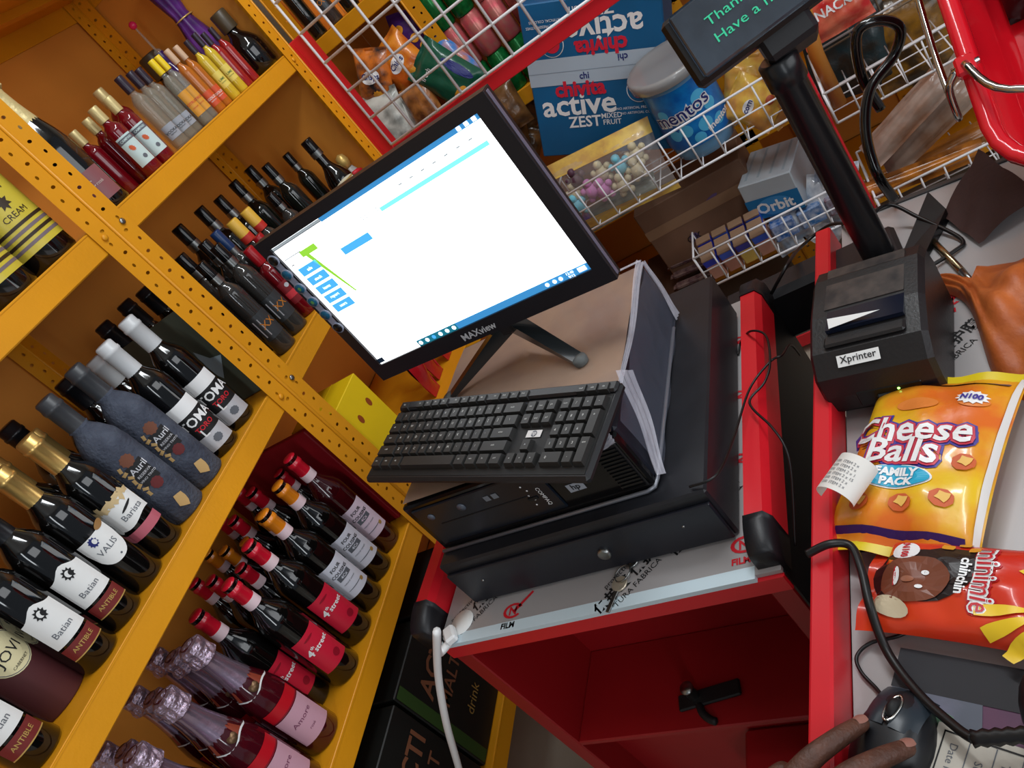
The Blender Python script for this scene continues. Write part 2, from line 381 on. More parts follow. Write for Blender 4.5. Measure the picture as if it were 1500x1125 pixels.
proto('fleece', 'wine', .029, .255, glassd, (.78, .52, P('dark grey capsule', (58, 60, 64), rough=.35), None, 'capsule'), None,
      extra=[('fabric_sleeve', mk('fabric_sleeve', MB().lathe(sack, 24), fleece), None)])
mbx = MB(); lab_fleece(mbx, .0335, .255); PROTO['fleece'].append(('label', mk('fleece_label', mbx, [ink, P('bronze seal', (110, 62, 40), rough=.5), P('dark red seal', (96, 26, 28), rough=.5), silverm, P('tan gold print', (196, 160, 104), rough=.45, metal=.2)]), None))
wavy = lambda a: .012 * math.sin(a * math.pi) ** 2 * 1.0 - .004 * abs(math.sin(a * math.pi * 2))
def lab_barista(mb, r, h):
    patch(mb, r, -.030, .030, h * .27, h * .45, 0, .0004, bot=lambda a: -.003 * math.sin(a * 6)); patch(mb, r, -.030, .028, h * .17, h * .235, 1, .0004)
    for k in range(9): mb.blob(-.026 + k * .0062, h * .46 - .006 * math.sin(k * 1.3) ** 2, .0045, .007, cyl(r, .0008), 2, rot=k, n=9, wob=.2)
    T(mb, r, 'Barista', .013, h * .33, 3, u=.004); mb.blob(.004, h * .375, .012, .002, cyl(r, .0009), 4, rot=.3, n=10)
proto('barista', 'wine', .030, .240, glassd, (.76, .50, gold, None, 'capsule'), [('label', lab_barista, [white, P('rose label', (186, 96, 110), rough=.4), P('straw print', (206, 180, 134), rough=.6), inkg, ink])])
def lab_valis(mb, r, h):
    w = .026
    mb.grid(lambda a, b: cyl(r, .0004)(-w + 2 * w * a, h * .44 - b * (.018 + .034 * math.sqrt(max(0, 1 - abs(2 * a - 1) ** 2.4)))), 14, 3, 0, True)
    T(mb, r, 'VALIS', .0125, h * .33, 1); mb.blob(-.006, h * .405, .006, .007, cyl(r, .0009), 3, wob=.15); mb.blob(-.004, h * .405, .003, .004, cyl(r, .0012), 0); mb.blob(.004, h * .25, .0015, .0015, cyl(r, .0009), 1); mb.blob(.018, h * .45, .010, .005, cyl(r, .0009), 2, rot=.2)
proto('valis', 'wine', .030, .240, glassd, (.76, .50, gold, None, 'capsule'), [('label', lab_valis, [white, inkg, P('brown gold print', (150, 110, 62), rough=.5), inkb])])
def lab_baron(mb, r, h):
    patch(mb, r, -.026, .026, h * .23, h * .44, 0, .0004, top=lambda a: .012 * math.exp(-((a - .5) * 4) ** 2) , bot=lambda a: -.002)
    patch(mb, r, -.026, .026, h * .12, h * .205, 1, .0004); T(mb, r, 'ANTIBLE', .0085, h * .165, 2, bold=.01)
    T(mb, r, 'Batian', .012, h * .29, 3); mb.blob(.0, h * .425, .007, .008, cyl(r, .0009), 4, wob=.2); mb.blob(.0, h * .425, .004, .005, cyl(r, .0012), 0, n=12); mb.blob(.003, h * .42, .003, .004, cyl(r, .0014), 4)
    patch(mb, r, -.026, .026, h * .113, h * .12, 5, .0006)
proto('baron', 'wine', .030, .240, glassd, (.76, .50, P('black capsule', (22, 22, 26)), None, 'capsule'), [('label', lab_baron, [white, P('russet label', (116, 38, 36), rough=.4), goldink, inkg, ink, goldink])])
# four cousins / 4th street on the shelf below
capred = P('red capsule', (206, 22, 46), rough=.28, coat=.4); capor = P('orange capsule', (226, 132, 26), rough=.28, coat=.4)
pinkw = P('pale pink band', (232, 206, 212), rough=.4)
def lab_four(bg):
    def f(mb, r, h):
        patch(mb, r, -.029, .029, h * .16, h * .47, 0, .0004)
        T(mb, r, 'FOUR', .009, h * .42, 1, bold=.02); T(mb, r, 'COUSINS', .009, h * .375, 1, bold=.02); mb.rect(-.014, .014, h * .315, h * .355, cyl(r, .0008), 2, 4, 1); T(mb, r, '4Cx', .008, h * .335, 0, off=.0012, bold=.02)
        T(mb, r, 'natural sweet', .005, h * .28, 2); mb.blob(.016, h * .21, .004, .004, cyl(r, .0009), 3); mb.blob(0, h * .22, .018, .0008, cyl(r, .0009), 2)
    return f
proto('four_pink', 'wine', .032, .265, glassr, (.80, .41, capred, pinkw, 'capsule'), [('label', lab_four(0), [P('blush label', (226, 206, 222), rough=.45), ink, inkg, goldink])])
proto('four_white', 'wine', .032, .262, glassd, (.80, .41, capor, pinkw, 'capsule'), [('label', lab_four(0), [P('cool white label', (218, 220, 232), rough=.45), ink, inkg, goldink])])
def lab_4th(mb, r, h):
    patch(mb, r, -.028, .028, h * .14, h * .46, 0, .0004); T(mb, r, '4', .019, h * .335, 1, u=-.017, bold=.03); T(mb, r, 'th', .008, h * .36, 1, u=-.0085, bold=.02); T(mb, r, 'street', .013, h * .33, 1, u=.008, bold=.02)
    mb.blob(.0, h * .42, .010, .002, cyl(r, .0008), 2); mb.blob(.010, h * .20, .007, .007, cyl(r, .0008), 2)
proto('fourth', 'wine', .032, .262, glassd, (.80, .41, capred, pinkw, 'capsule'), [('label', lab_4th, [P('crimson label', (206, 32, 58), rough=.4), whitep, P('dark crimson print', (150, 20, 40), rough=.4)])])
proto('plain_red', 'wine', .032, .262, glassd, (.80, .41, capred, pinkw, 'capsule')); proto('plain_orange', 'wine', .032, .262, glassd, (.80, .41, capor, pinkw, 'capsule'))
def lab_champ(mb, r, h):
    patch(mb, r, -.034, .034, h * .10, h * .34, 0, .0004); patch(mb, r, -.034, .034, h * .355, h * .43, 3, .0004); patch(mb, r, -.034, .034, h * .345, h * .355, 1, .0004); T(mb, r, 'Amore', .012, h * .25, 2, sx=1.2); T(mb, r, 'rosé', .007, h * .17, 2)
def collar(mb, r, h):
    R = lambda z: r * (.66 if z < h * .60 else .52)
    for k, (u0, u1) in enumerate([(-.016, .016)]):
        mb.grid(lambda a, b: ((lambda ang, zz, rr: (rr * math.sin(ang), -rr * math.cos(ang), zz))((a - .5) * 2.6, h * .56 + b * h * .085 + .004 * math.cos(a * 9), r * (.74 - .2 * b) + .0022)), 12, 3, 0, True)
        mb.grid(lambda a, b: ((lambda ang, zz, rr: (rr * math.sin(ang), -rr * math.cos(ang), zz))((a - .5) * 2.6, h * .552 + b * h * .012 + .004 * math.cos(a * 9), r * .755 + .003)), 12, 1, 1, True)
    for i in range(12): pass
    mb.lathe([(.0085, 0), (.008, .001), (.0001, .0016)], 14, 2, M=frame((0, -r * .66 - .003, h * .59), (1, 0, 0), (0, .5, .87), (0, -.87, .5)))
proto('champagne', 'champ', .036, .285, P('rosé glass', (66, 10, 20), rough=.06, coat=.6), (.7, .5, rose, rosew, 'foil'),
      [('label', lab_champ, [P('dusty pink label', (204, 156, 172), rough=.4), P('wine red line', (140, 24, 40), rough=.4), P('mauve ink', (120, 60, 90), rough=.5), P('scarlet label', (190, 20, 34), rough=.35)]), ('collar', collar, [P('copper collar', (150, 66, 46), rough=.4, metal=.3), whitep, P('bronze medal', (110, 84, 60), rough=.35, metal=.7)])])
# spirits on the top shelf
def lab_camp(mb, r, h):
    patch(mb, r, -.024, .024, h * .13, h * .56, 0, .0004); patch(mb, r, -.024, .024, h * .47, h * .535, 1, .0006); T(mb, r, 'CAMPARI', .0085, h * .503, 0, off=.001, bold=.02)
    mb.blob(-.004, h * .38, .006, .009, cyl(r, .0008), 2, rot=.5, wob=.15); mb.blob(.006, h * .22, .006, .006, cyl(r, .0008), 3, wob=.1)
proto('campari', 'spirit', .028, .200, glassw, (.80, .52, P('pale gold cap', (206, 186, 130), rough=.35, metal=.3), None, 'cap'), [('label', lab_camp, [P('pale blue label', (196, 216, 214), rough=.5), inkg, P('orange print', (206, 90, 40)), inkg])])
proto('aperitif', 'spirit', .025, .190, glassw, (.80, .52, P('pale gold cap', (206, 186, 130)), None, 'cap'))
proto('dark_top', 'spirit', .028, .200, glassd, (.80, .50, P('dark plum cap', (44, 34, 48), rough=.3), None, 'cap'))
def slab_label(z0, z1, m, txt, tm):
    def f(mb, r, h):
        patch(mb, r, -r * .85, r * .85, h * z0, h * z1, 0, .0004); T(mb, r, txt, .010, h * (z0 + z1) / 2, 1, bold=.01); T(mb, r, 'PREMIUM', .0045, h * (z0 * .7 + z1 * .3), 1)
    return ('label', f, [m, tm])
proto('clear_black', 'spirit', .022, .200, clear, (.80, .52, P('dark plum cap', (44, 34, 48)), None, 'cap'), [slab_label(.12, .30, P('frosted label', (150, 156, 166), rough=.6), 'VODKA', ink)], inner=P('amber haze', (150, 130, 100), rough=.2, alpha=.35))
proto('clear_yellow', 'spirit', .019, .205, clear, (.80, .54, P('yellow cap', (238, 206, 30), rough=.35), None, 'cap'), [slab_label(.14, .5, P('ochre label', (214, 150, 50), rough=.5), 'CITRUS', inkr)], inner=P('amber haze', (150, 130, 100)))
proto('amber_beige', 'spirit', .0185, .205, P('amber glass', (196, 110, 30), rough=.07, alpha=.8, coat=.5), (.80, .54, P('beige cap', (206, 172, 140), rough=.4), None, 'cap'), [slab_label(.1, .32, P('orange red label', (206, 80, 40)), 'GOLD', white)])
proto('yellow', 'spirit', .018, .200, P('yellow liqueur glass', (206, 176, 44), rough=.08, coat=.5), (.80, .52, P('dark plum cap', (44, 34, 48)), None, 'cap'), [slab_label(.2, .45, P('lemon label', (226, 204, 96)), 'LIME', P('green ink', (60, 100, 40)))])
proto('redliq', 'spirit', .019, .195, P('red liqueur glass', (150, 26, 28), rough=.08, coat=.5), (.80, .5, P('dark plum cap', (44, 34, 48)), None, 'cap'))
proto('black_round', 'round', .040, .150, glassd, (.72, .5, P('dark bronze stopper', (70, 58, 40), rough=.4), None, 'cap'))
proto('ball_top', 'stub', .026, .265, P('violet bottle', (60, 30, 92), rough=.12, coat=.4), (.7, .4, clear, P('pink ball', (226, 40, 90), rough=.3), 'ball'))
def lab_cream(mb, r, h):
    patch(mb, r, -.050, .050, h * .12, h * .66, 0, .0004, 14)
    T(mb, r, 'FINEST', .020, h * .58, 1, u=-.006, bold=.0); mb.blob(0, h * .47, .009, .010, cyl(r, .0009), 1, wob=.3, n=14); T(mb, r, 'CREAM', .013, h * .375, 1)
    for k, z in enumerate((.30, .255, .21, .165)): patch(mb, r, -.050, .050, h * z, h * (z + .022), 2 if k % 2 else 1, .0008, 14)
proto('cream', 'spirit', .046, .215, glassd, (.78, .5, P('black capsule', (22, 22, 26)), None, 'cap'), [('label', lab_cream, [P('mustard gold label', (206, 186, 62), rough=.35), P('dark brown ink', (52, 36, 20)), P('mauve grey band', (120, 104, 110))])])
def lab_croz(mb, r, h):
    patch(mb, r, -.03, .03, h * .06, h * .26, 0, .0004); T(mb, r, 'C', .016, h * .18, 1, u=-.006); T(mb, r, 'rosé', .008, h * .165, 1, u=.008)
proto('gold_champ', 'champ', .034, .270, glassd, (.7, .5, P('pale gold foil', (214, 196, 138), rough=.4, metal=.25, bump=.4, bs=80), None, 'foil'), [('label', lab_croz, [P('plum pink label', (138, 84, 88), rough=.4), P('pale ink', (206, 190, 180))])])
# bay behind the monitor
def lab_ice(mb, r, h):
    patch(mb, r, -.022, .022, h * .16, h * .42, 0, .0004); mb.rect(-.018, -.006, h * .2, h * .38, cyl(r, .0008), 1); T(mb, r, 'XX', .02, h * .3, 2, u=.004)
proto('vodka_dark', 'spirit', .022, .215, P('smoked glass', (54, 52, 50), rough=.06, alpha=.85, coat=.6), (.80, .52, blkg, steel, 'cap'), [('label', lab_ice, [P('gunmetal label', (70, 72, 74), rough=.3, metal=.4), silverm, P('orange ink', (200, 120, 30))])])
proto('blue_cap', 'spirit', .021, .215, P('smoked glass', (54, 52, 50)), (.76, .5, P('dark blue capsule', (24, 52, 96), rough=.3), steel, 'cap'), [('label', lab_ice, [P('gunmetal label', (70, 72, 74)), silverm, P('orange ink', (200, 120, 30))])])
proto('yellow_cap', 'spirit', .021, .215, P('smoked glass', (54, 52, 50)), (.78, .62, P('soft yellow cap', (226, 178, 66), rough=.4), P('red ring', (196, 50, 40), rough=.4), 'cap'), [slab_label(.2, .5, P('dark olive label', (50, 48, 34)), 'RUM', goldink)])
def lab_redl(mb, r, h):
    patch(mb, r, -.022, .022, h * .20, h * .5, 0, .0004); patch(mb, r, -.022, .022, h * .28, h * .36, 1, .0006); mb.blob(0, h * .44, .006, .006, cyl(r, .0008), 2)
proto('red_whisky', 'spirit', .027, .215, P('ruby glass', (110, 10, 20), rough=.08, coat=.5), (.78, .55, P('red cap', (160, 14, 26), rough=.3), None, 'cap'), [('label', lab_redl, [P('deep red label', (130, 20, 30)), P('pink red print', (206, 50, 60)), silverm])])
def lab_sheri(mb, r, h):
    patch(mb, r, -.030, .030, h * .10, h * .42, 0, .0004, top=lambda a: .006 * math.sin(a * math.pi)); patch(mb, r, -.030, .030, h * .40, h * .42, 1, .0007); T(mb, r, 'SPECIAL', .009, h * .3, 2); mb.blob(.018, h * .22, .009, .010, cyl(r, .0009), 1, wob=.2)
proto('cream_label', 'round', .036, .215, glassd, (.80, .42, blkg, steel, 'cap'), [('label', lab_sheri, [P('ivory label', (222, 214, 186), rough=.5), goldink, P('dark brown ink', (52, 36, 20))])])
proto('black_cap_dark', 'spirit', .023, .225, P('green black glass', (20, 22, 18), rough=.06, coat=.6), (.80, .5, blkg, steel, 'cap'))

F = 1.05
def xcap(u, v, y): p = at(u, v, 'y', y); return p.x, p.z
def stand(key, label, u, v, y, zs, group=None, name='wine_bottle', base_h=None, dx=0, **k):
    """bottle whose cap top is seen at (u, v): gives its place along the shelf and its height"""
    p = at(u, v, 'y', y); top = p.z - zs
    h0 = base_h or H0[key]; return bottle(key, label, p.x + dx, y, zs, group=group, name=name, sc=max(.68, min(1.25, top / h0)), **k)
H0 = dict(toma=.248, darkcap=.248, fleece=.258, barista=.243, valis=.243, baron=.243, four_pink=.268, four_white=.265, fourth=.265, plain_red=.265, plain_orange=.265, champagne=.285, campari=.203, aperitif=.193, dark_top=.203, clear_black=.203, clear_yellow=.208, amber_beige=.208, yellow=.203, redliq=.198, black_round=.153, ball_top=.265, cream=.218, gold_champ=.27, vodka_dark=.218, blue_cap=.218, yellow_cap=.218, red_whisky=.218, cream_label=.218, black_cap_dark=.228)
s1, s2, s3, s4 = SZ[1], SZ[2], SZ[3], SZ[4]
def bx(key, label, x, y, zs, group=None, name='wine_bottle', **k): return bottle(key, label, x, y, zs, group=group, name=name, **k)
# left bay, third shelf: the wine row, right to left
G2 = 'wine bottles on the left bay shelf level with the monitor'
bx('toma', 'silver-capped dark wine bottle with black TOMA label, nearest the punched post', .905, F, s2, G2)
bx('toma', 'silver-capped dark wine bottle with black TOMA label, second from the punched post', .840, F, s2, G2)
bx('fleece', 'slate blue fabric-sleeved bottle beside the silver-capped wine bottles', .772, F - .002, s2, G2, name='sleeved_bottle')
bx('fleece', 'slate blue fabric-sleeved bottle beside the bottle with rose-banded white label', .703, F - .002, s2, G2, name='sleeved_bottle')
bx('barista', 'dark wine bottle with straw-topped white label above a rose band', .638, F, s2, G2)
bx('valis', 'dark wine bottle with white shield-shaped VALIS label', .577, F, s2, G2)
bx('baron', 'wine bottle with white crest label and russet band, right one of two', .517, F, s2, G2)
bx('baron', 'wine bottle with white crest label and russet band, beside the maroon tube', .457, F, s2, G2)
bx('baron', 'wine bottle with white and russet label, left of the maroon tube', .330, F, s2, G2)
for i, (k, u, v, y, nm) in enumerate([('darkcap', 152, 472, 1.22, 'black-capped dark bottle behind the silver-capped ones, left of its neighbour'), ('darkcap', 176, 448, 1.21, 'black-capped dark bottle behind the silver-capped ones, second from the post'), ('darkcap', 206, 425, 1.22, 'black-capped dark bottle in the back row against the punched post'),
        ('toma', 134, 528, 1.17, 'silver-capped wine bottle half hidden behind the front TOMA bottles'), ('darkcap', 80, 570, 1.17, 'dark grey-capped bottle behind the two fabric-sleeved bottles'), ('darkcap', 55, 592, 1.17, 'black-capped bottle in the second row behind the left fabric-sleeved bottle'),
        ('darkcap', 25, 608, 1.18, 'black-capped bottle in the second row behind the gold-capped bottles'), ('barista', 28, 652, 1.12, 'gold-capped wine bottle in the second row behind the rose-banded one'), ('barista', 3, 665, 1.13, 'gold-capped wine bottle in the second row behind the VALIS bottle')]):
    stand(k, nm, u, v, y, s2, 'second row of wine bottles on the middle shelf', base_h=H0[k] * 1.0)
mb = MB(); mb.lathe([(.001, 0), (.041, 0), (.042, .002), (.042, .22), (.041, .222), (.001, .222)], 28)
t = thing('gift_tube', 'maroon cylindrical gift tube with round cream label, between wine bottles', 'gift tube', (.405, 1.098, s2 + .0006), -.28, G2)
part('tube', mb, P('maroon card', (78, 36, 40), rough=.55), t)
mb = MB(); mb.blob(.012, .10, .030, .030, cyl(.042, .0004), 0, n=28); mb.blob(.012, .10, .0285, .0285, cyl(.042, .0006), 2, n=28); mb.blob(.012, .10, .0275, .0275, cyl(.042, .0008), 0, n=28)
mb.text('JOVI', .019, cyl(.042, .0012), 1, off=(.012, .096)); mb.blob(.008, .117, .006, .005, cyl(.042, .0012), 1, wob=.2); mb.text('CABERNET', .005, cyl(.042, .0012), 1, off=(.012, .08))
part('label', mb, [P('cream label', (222, 212, 168), rough=.5), ink, inkg], t, label='round cream label')
# left bay, fourth shelf
G3 = 'red wines on the shelf below the wine row'
for k, x, y, nm in [('four_pink', .905, F, 'red-capped wine bottle with blush pink label at the right end of its shelf'), ('four_white', .845, F - .002, 'orange-capped bottle with cool white label, right one of two'), ('four_white', .783, F - .004, 'orange-capped bottle with cool white label beside the crimson-labelled ones'),
                    ('fourth', .716, F - .004, 'bottle with crimson 4th street label beside the white-labelled bottles'), ('fourth', .640, F - .004, 'bottle with crimson 4th street label, middle one of three'), ('fourth', .592, F + .055, 'bottle with crimson label half hidden beside the pink champagne bottles')]:
    bx(k, nm, x, y, s3, G3)
for k, u, v, y, nm in [('plain_red', 393, 707, 1.16, 'red-capped bottle behind the pink-labelled bottle, right one of three'), ('plain_red', 366, 716, 1.18, 'red-capped bottle behind the pink-labelled bottle, middle one of three'), ('plain_red', 345, 718, 1.22, 'red-capped bottle behind the pink-labelled bottle, left one of three'),
        ('plain_orange', 378, 754, 1.15, 'orange-capped bottle behind the two front orange caps'), ('plain_red', 345, 753, 1.20, 'red-capped bottle in the second row beside the orange caps'), ('plain_red', 318, 758, 1.26, 'red-capped bottle in the third row beside the orange caps'),
        ('plain_orange', 356, 792, 1.16, 'orange-capped bottle just behind the middle red cap'), ('plain_orange', 330, 800, 1.21, 'orange-capped bottle in the second row left of its neighbour'), ('plain_orange', 302, 810, 1.27, 'orange-capped bottle in the third row against the back panel'),
        ('plain_red', 338, 838, 1.13, 'red-capped bottle behind the front pair of red caps, right one'), ('plain_red', 312, 843, 1.16, 'red-capped bottle behind the front pair of red caps, middle one'), ('plain_red', 288, 852, 1.21, 'red-capped bottle behind the front pair of red caps, leftmost')]:
    stand(k, nm, u, v, y, s3, 'back rows of capped wine bottles')
for x, y, nm in [(.528, 1.045, 'mauve-foiled rosé champagne bottle beside the crimson-labelled wines'), (.450, 1.045, 'mauve-foiled rosé champagne bottle, second in the front row'), (.372, 1.045, 'mauve-foiled rosé champagne bottle, third in the front row'), (.29, 1.045, 'mauve-foiled rosé champagne bottle, fourth in the front row')]:
    bx('champagne', nm, x, y, s3, 'rosé champagne bottles', name='champagne_bottle', sc=.97)
for u, v, y, nm in [(253, 955, 1.13, 'mauve-foiled champagne bottle behind the front row, next to the red wines'), (222, 962, 1.19, 'mauve-foiled champagne bottle in the third row next to the red wines'), (218, 1022, 1.13, 'mauve-foiled champagne bottle in the second row, middle one'), (190, 1018, 1.19, 'mauve-foiled champagne bottle in the third row, middle one'), (176, 1100, 1.13, 'mauve-foiled champagne bottle in the second row at the lower left'), (143, 1102, 1.19, 'mauve-foiled champagne bottle in the third row at the lower left')]:
    stand('champagne', nm, u, v, y, s3, 'rosé champagne bottles', name='champagne_bottle')
# red carton against the post on that shelf
mb = MB().bev(.966, .980, 1.035, 1.345, s3 + .001, s3 + .27, .002)
solo('divider_board', mb, P('dark red card', (150, 16, 30), rough=.5, vary=.2, vs=8), 'dark red board standing against the punched post beside the wines', 'board')
# left bay, second shelf
bx('cream', 'large black bottle with mustard gold CREAM label, next to the punched post', .912, 1.06, s1, 'cream liqueur bottles', rz=-.35, name='liqueur_bottle', sc=1.0)
bx('cream', 'large black bottle with mustard gold label at the left picture edge', .812, 1.06, s1, 'cream liqueur bottles', rz=-.35, name='liqueur_bottle', sc=1.0)
bx('cream', 'large black bottle with gold label, second row', .87, 1.17, s1, 'cream liqueur bottles', rz=-.35, name='liqueur_bottle')
# right bay, second shelf: spirits
G1 = 'spirits on the upper shelf of the right bay'
bx('gold_champ', 'gold-foiled champagne bottle with plum pink label behind the punched post', 1.075, 1.05, s1, G1, name='champagne_bottle', sc=.98)
for k, u, v, y, nm in [('aperitif', 108, 192, 1.10, 'red bottle with pale gold cap behind the champagne bottle, leftmost'), ('aperitif', 122, 178, 1.09, 'red bottle with pale gold cap left of the white-labelled red bottles'),
        ('campari', 138, 163, 1.05, 'red bottle with pale blue label, left one of two'), ('campari', 157, 146, 1.05, 'red bottle with pale blue label, right one of two'),
        ('aperitif', 142, 133, 1.20, 'dark red bottle in the second row behind the pale-labelled pair'), ('clear_black', 172, 114, 1.07, 'clear spirit bottle with dark cap beside the red bottles'), ('clear_black', 190, 106, 1.07, 'clear spirit bottle with dark cap, second from the red bottles'),
        ('clear_black', 204, 99, 1.07, 'clear spirit bottle with dark cap, third from the red bottles'), ('clear_yellow', 216, 93, 1.06, 'clear bottle with bright yellow cap, left one of two'), ('clear_yellow', 229, 83, 1.06, 'clear bottle with bright yellow cap, right one of two'),
        ('amber_beige', 243, 74, 1.06, 'amber bottle with beige cap, left one of two'), ('amber_beige', 258, 67, 1.06, 'amber bottle with beige cap, right one of two'), ('yellow', 270, 62, 1.05, 'yellow liqueur bottle with dark cap beside the beige-capped pair'), ('yellow', 283, 50, 1.05, 'yellow liqueur bottle with dark cap next to the red liqueur bottles'),
        ('redliq', 297, 50, 1.05, 'red liqueur bottle with dark cap, left one of two'), ('redliq', 311, 46, 1.05, 'red liqueur bottle with dark cap, right one of two')]:
    stand(k, nm, u, v, y, s1, G1, name='spirit_bottle')
bx('black_round', 'round-bellied black bottle beside the red liqueur bottles', 1.752, 1.06, s1, G1, name='spirit_bottle')
bx('black_round', 'round-bellied black bottle in the corner with bronze stopper', 1.75, 1.28, s1, G1, name='spirit_bottle', sc=1.25)
for u, v, y, nm in [(190, 33, 1.22, 'violet bottle with pink ball top on a clear stem, left one'), (218, -3, 1.22, 'violet bottle with pink ball top on a clear stem, right one')]:
    stand('ball_top', nm, u, v, y, s1, 'pink ball topped bottles', name='spirit_bottle')
# purple drawstring pouch
t = thing('drawstring_pouch', 'purple satin drawstring pouch with white print standing behind the black bottle', 'pouch', (1.752, 1.135, s1))
prof = [(.030, 0), (.038, .02), (.040, .09), (.034, .14), (.024, .18), (.021, .20), (.030, .25), (.036, .29)]
mb = MB(); n = 28
mb.grid(lambda a, b: (lambda k, r, z: (1.752 + r * (1 + .10 * math.sin(a * 2 * math.pi * 7)) * math.cos(a * 2 * math.pi), 1.135 + .8 * r * (1 + .10 * math.sin(a * 2 * math.pi * 7)) * math.sin(a * 2 * math.pi), s1 + .001 + z))(0, *[prof[min(int(b * 7), 6)][i] * (1 - (b * 7 - min(int(b * 7), 6))) + prof[min(int(b * 7), 6) + 1][i] * (b * 7 - min(int(b * 7), 6)) for i in (0, 1)]), n, 7)
part('pouch_body', mb, P('purple satin', (92, 36, 120), rough=.4, c2=(60, 22, 84), vs=20), t, world=True)
part('cord', MB().tube([(1.755 + .027 * math.cos(a), 1.135 + .021 * math.sin(a), s1 + .19) for a in [k * math.pi / 6 for k in range(12)]], .0018, 6, close=True), goldink, t, world=True)
# right bay, third shelf, behind the monitor
G4 = 'spirits on the shelf behind the monitor'
for k, u, v, y, nm in [('cream_label', 447, 206, 1.07, 'black bottle with ivory label and long black cap above the monitor edge'), ('black_cap_dark', 418, 226, 1.15, 'black-capped dark bottle left of the ivory-labelled bottle'), ('black_cap_dark', 388, 242, 1.13, 'dark-capped bottle second left of the ivory-labelled bottle'),
        ('black_cap_dark', 363, 246, 1.20, 'black-capped bottle by the back post strip'), ('black_cap_dark', 340, 267, 1.20, 'black-capped bottle in the back row, fourth from the left'), ('black_cap_dark', 318, 290, 1.20, 'black-capped bottle in the back row, third from the left'),
        ('black_cap_dark', 290, 306, 1.20, 'black-capped bottle in the back row, second from the left'), ('black_cap_dark', 258, 333, 1.20, 'black-capped bottle in the back row, leftmost, by the post'),
        ('vodka_dark', 270, 368, 1.10, 'smoked glass bottle beside the punched post in the front row'), ('vodka_dark', 298, 353, 1.08, 'smoked glass bottle with black cap left of the blue-capped one'), ('blue_cap', 315, 340, 1.07, 'smoked glass bottle with dark blue cap'),
        ('yellow_cap', 338, 324, 1.08, 'bottle with soft yellow cap and red ring, left one of two'), ('yellow_cap', 358, 308, 1.08, 'bottle with soft yellow cap and red ring, right one of two'),
        ('vodka_dark', 395, 285, 1.09, 'smoked glass bottle just above the top left of the monitor')]:
    stand(k, nm, u, v, y, s2, G4, name='spirit_bottle')
bx('vodka_dark', 'smoked glass bottle with silver label bottom left of the monitor edge', 1.165, 1.035, s2, G4, name='spirit_bottle')
bx('vodka_dark', 'smoked glass bottle with orange print next to the red whisky bottle', 1.105, 1.04, s2, G4, name='spirit_bottle')
bx('red_whisky', 'ruby red whisky bottle beside the left edge of the monitor', 1.225, 1.04, s2, G4, name='spirit_bottle', sc=.78)
bx('red_whisky', 'ruby red whisky bottle half hidden by the monitor', 1.275, 1.04, s2, G4, name='spirit_bottle', sc=.78)
# glass figurine with gold and red
t = thing('figurine', 'small glass and gold figurine with red scarf beside the shelf end', 'figurine', (1.765, 1.075, s2))
mb = MB(); mb.lathe([(.022, 0), (.026, .02), (.024, .06), (.016, .08), (.012, .09)], 14, M=Matrix.Translation((1.765, 1.075, s2))); part('figure_body', mb, P('cloudy glass', (190, 190, 186), rough=.2, alpha=.7), t, world=True)
mb = MB(); mb.lathe([(.0001, .088), (.013, .095), (.016, .11), (.012, .125), (.0001, .13)], 12, M=Matrix.Translation((1.765, 1.075, s2))); part('head', mb, goldink, t, world=True)
mb = MB(); mb.tube([(1.765 + .021 * math.cos(a), 1.075 + .021 * math.sin(a), s2 + .07 + .004 * math.sin(2 * a)) for a in [k * math.pi / 5 for k in range(10)]], .006, 6, close=True); part('scarf', mb, inkr, t, world=True)
# right bay lower shelf: yellow carton, red bags
c = at(520, 590, 'y', 1.03)
t = thing('carton', 'bright yellow carton with two oval holes sticking out of the shelf', 'box', (1.12, 1.02, s3))
M = Matrix.Translation((1.092, 1.008, s3 + .001)); t.matrix_world = M; INV[t.name] = M.inverted()
mb = MB().bev(-.057, .057, 0, .13, 0, .243, .0015); mb.box(-.0572, .0572, .064, .066, .2425, .2434)
part('box_body', mb, P('yellow card', (236, 200, 20), rough=.45, vary=.05), t)
for sx_ in (-.026, .026):
    mb = MB().blob(sx_, .185, .007, .010, lambda x, y: (x, -.0004, y), 0); part('hand_hole', mb, P('russet print', (150, 70, 20), rough=.6), t)
for i, (x, y, hh) in enumerate([(1.36, 1.05, .17), (1.43, 1.06, .20), (1.50, 1.05, .15)]):
    mb = MB().grid(lambda a, b: (x + (a - .5) * .06 * (1 - .3 * abs(2 * b - 1)), y - .018 * math.sin(a * math.pi) * math.sin(b * math.pi) + .004 * math.sin(9 * b), s3 + .001 + b * hh), 8, 10)
    mb.grid(lambda a, b: (x + (a - .5) * .06 * (1 - .3 * abs(2 * b - 1)), y + .001 + .018 * math.sin(a * math.pi) * math.sin(b * math.pi), s3 + .001 + b * hh), 8, 10)
    o = solo('snack_sachet', mb, P('red foil', (176, 24, 34), rough=.25, coat=.4, bump=.3), ['red foil sachet under the monitor corner, left one', 'red foil sachet under the monitor corner, middle one', 'red foil sachet under the monitor corner, right one'][i], 'packet', 'red sachets')
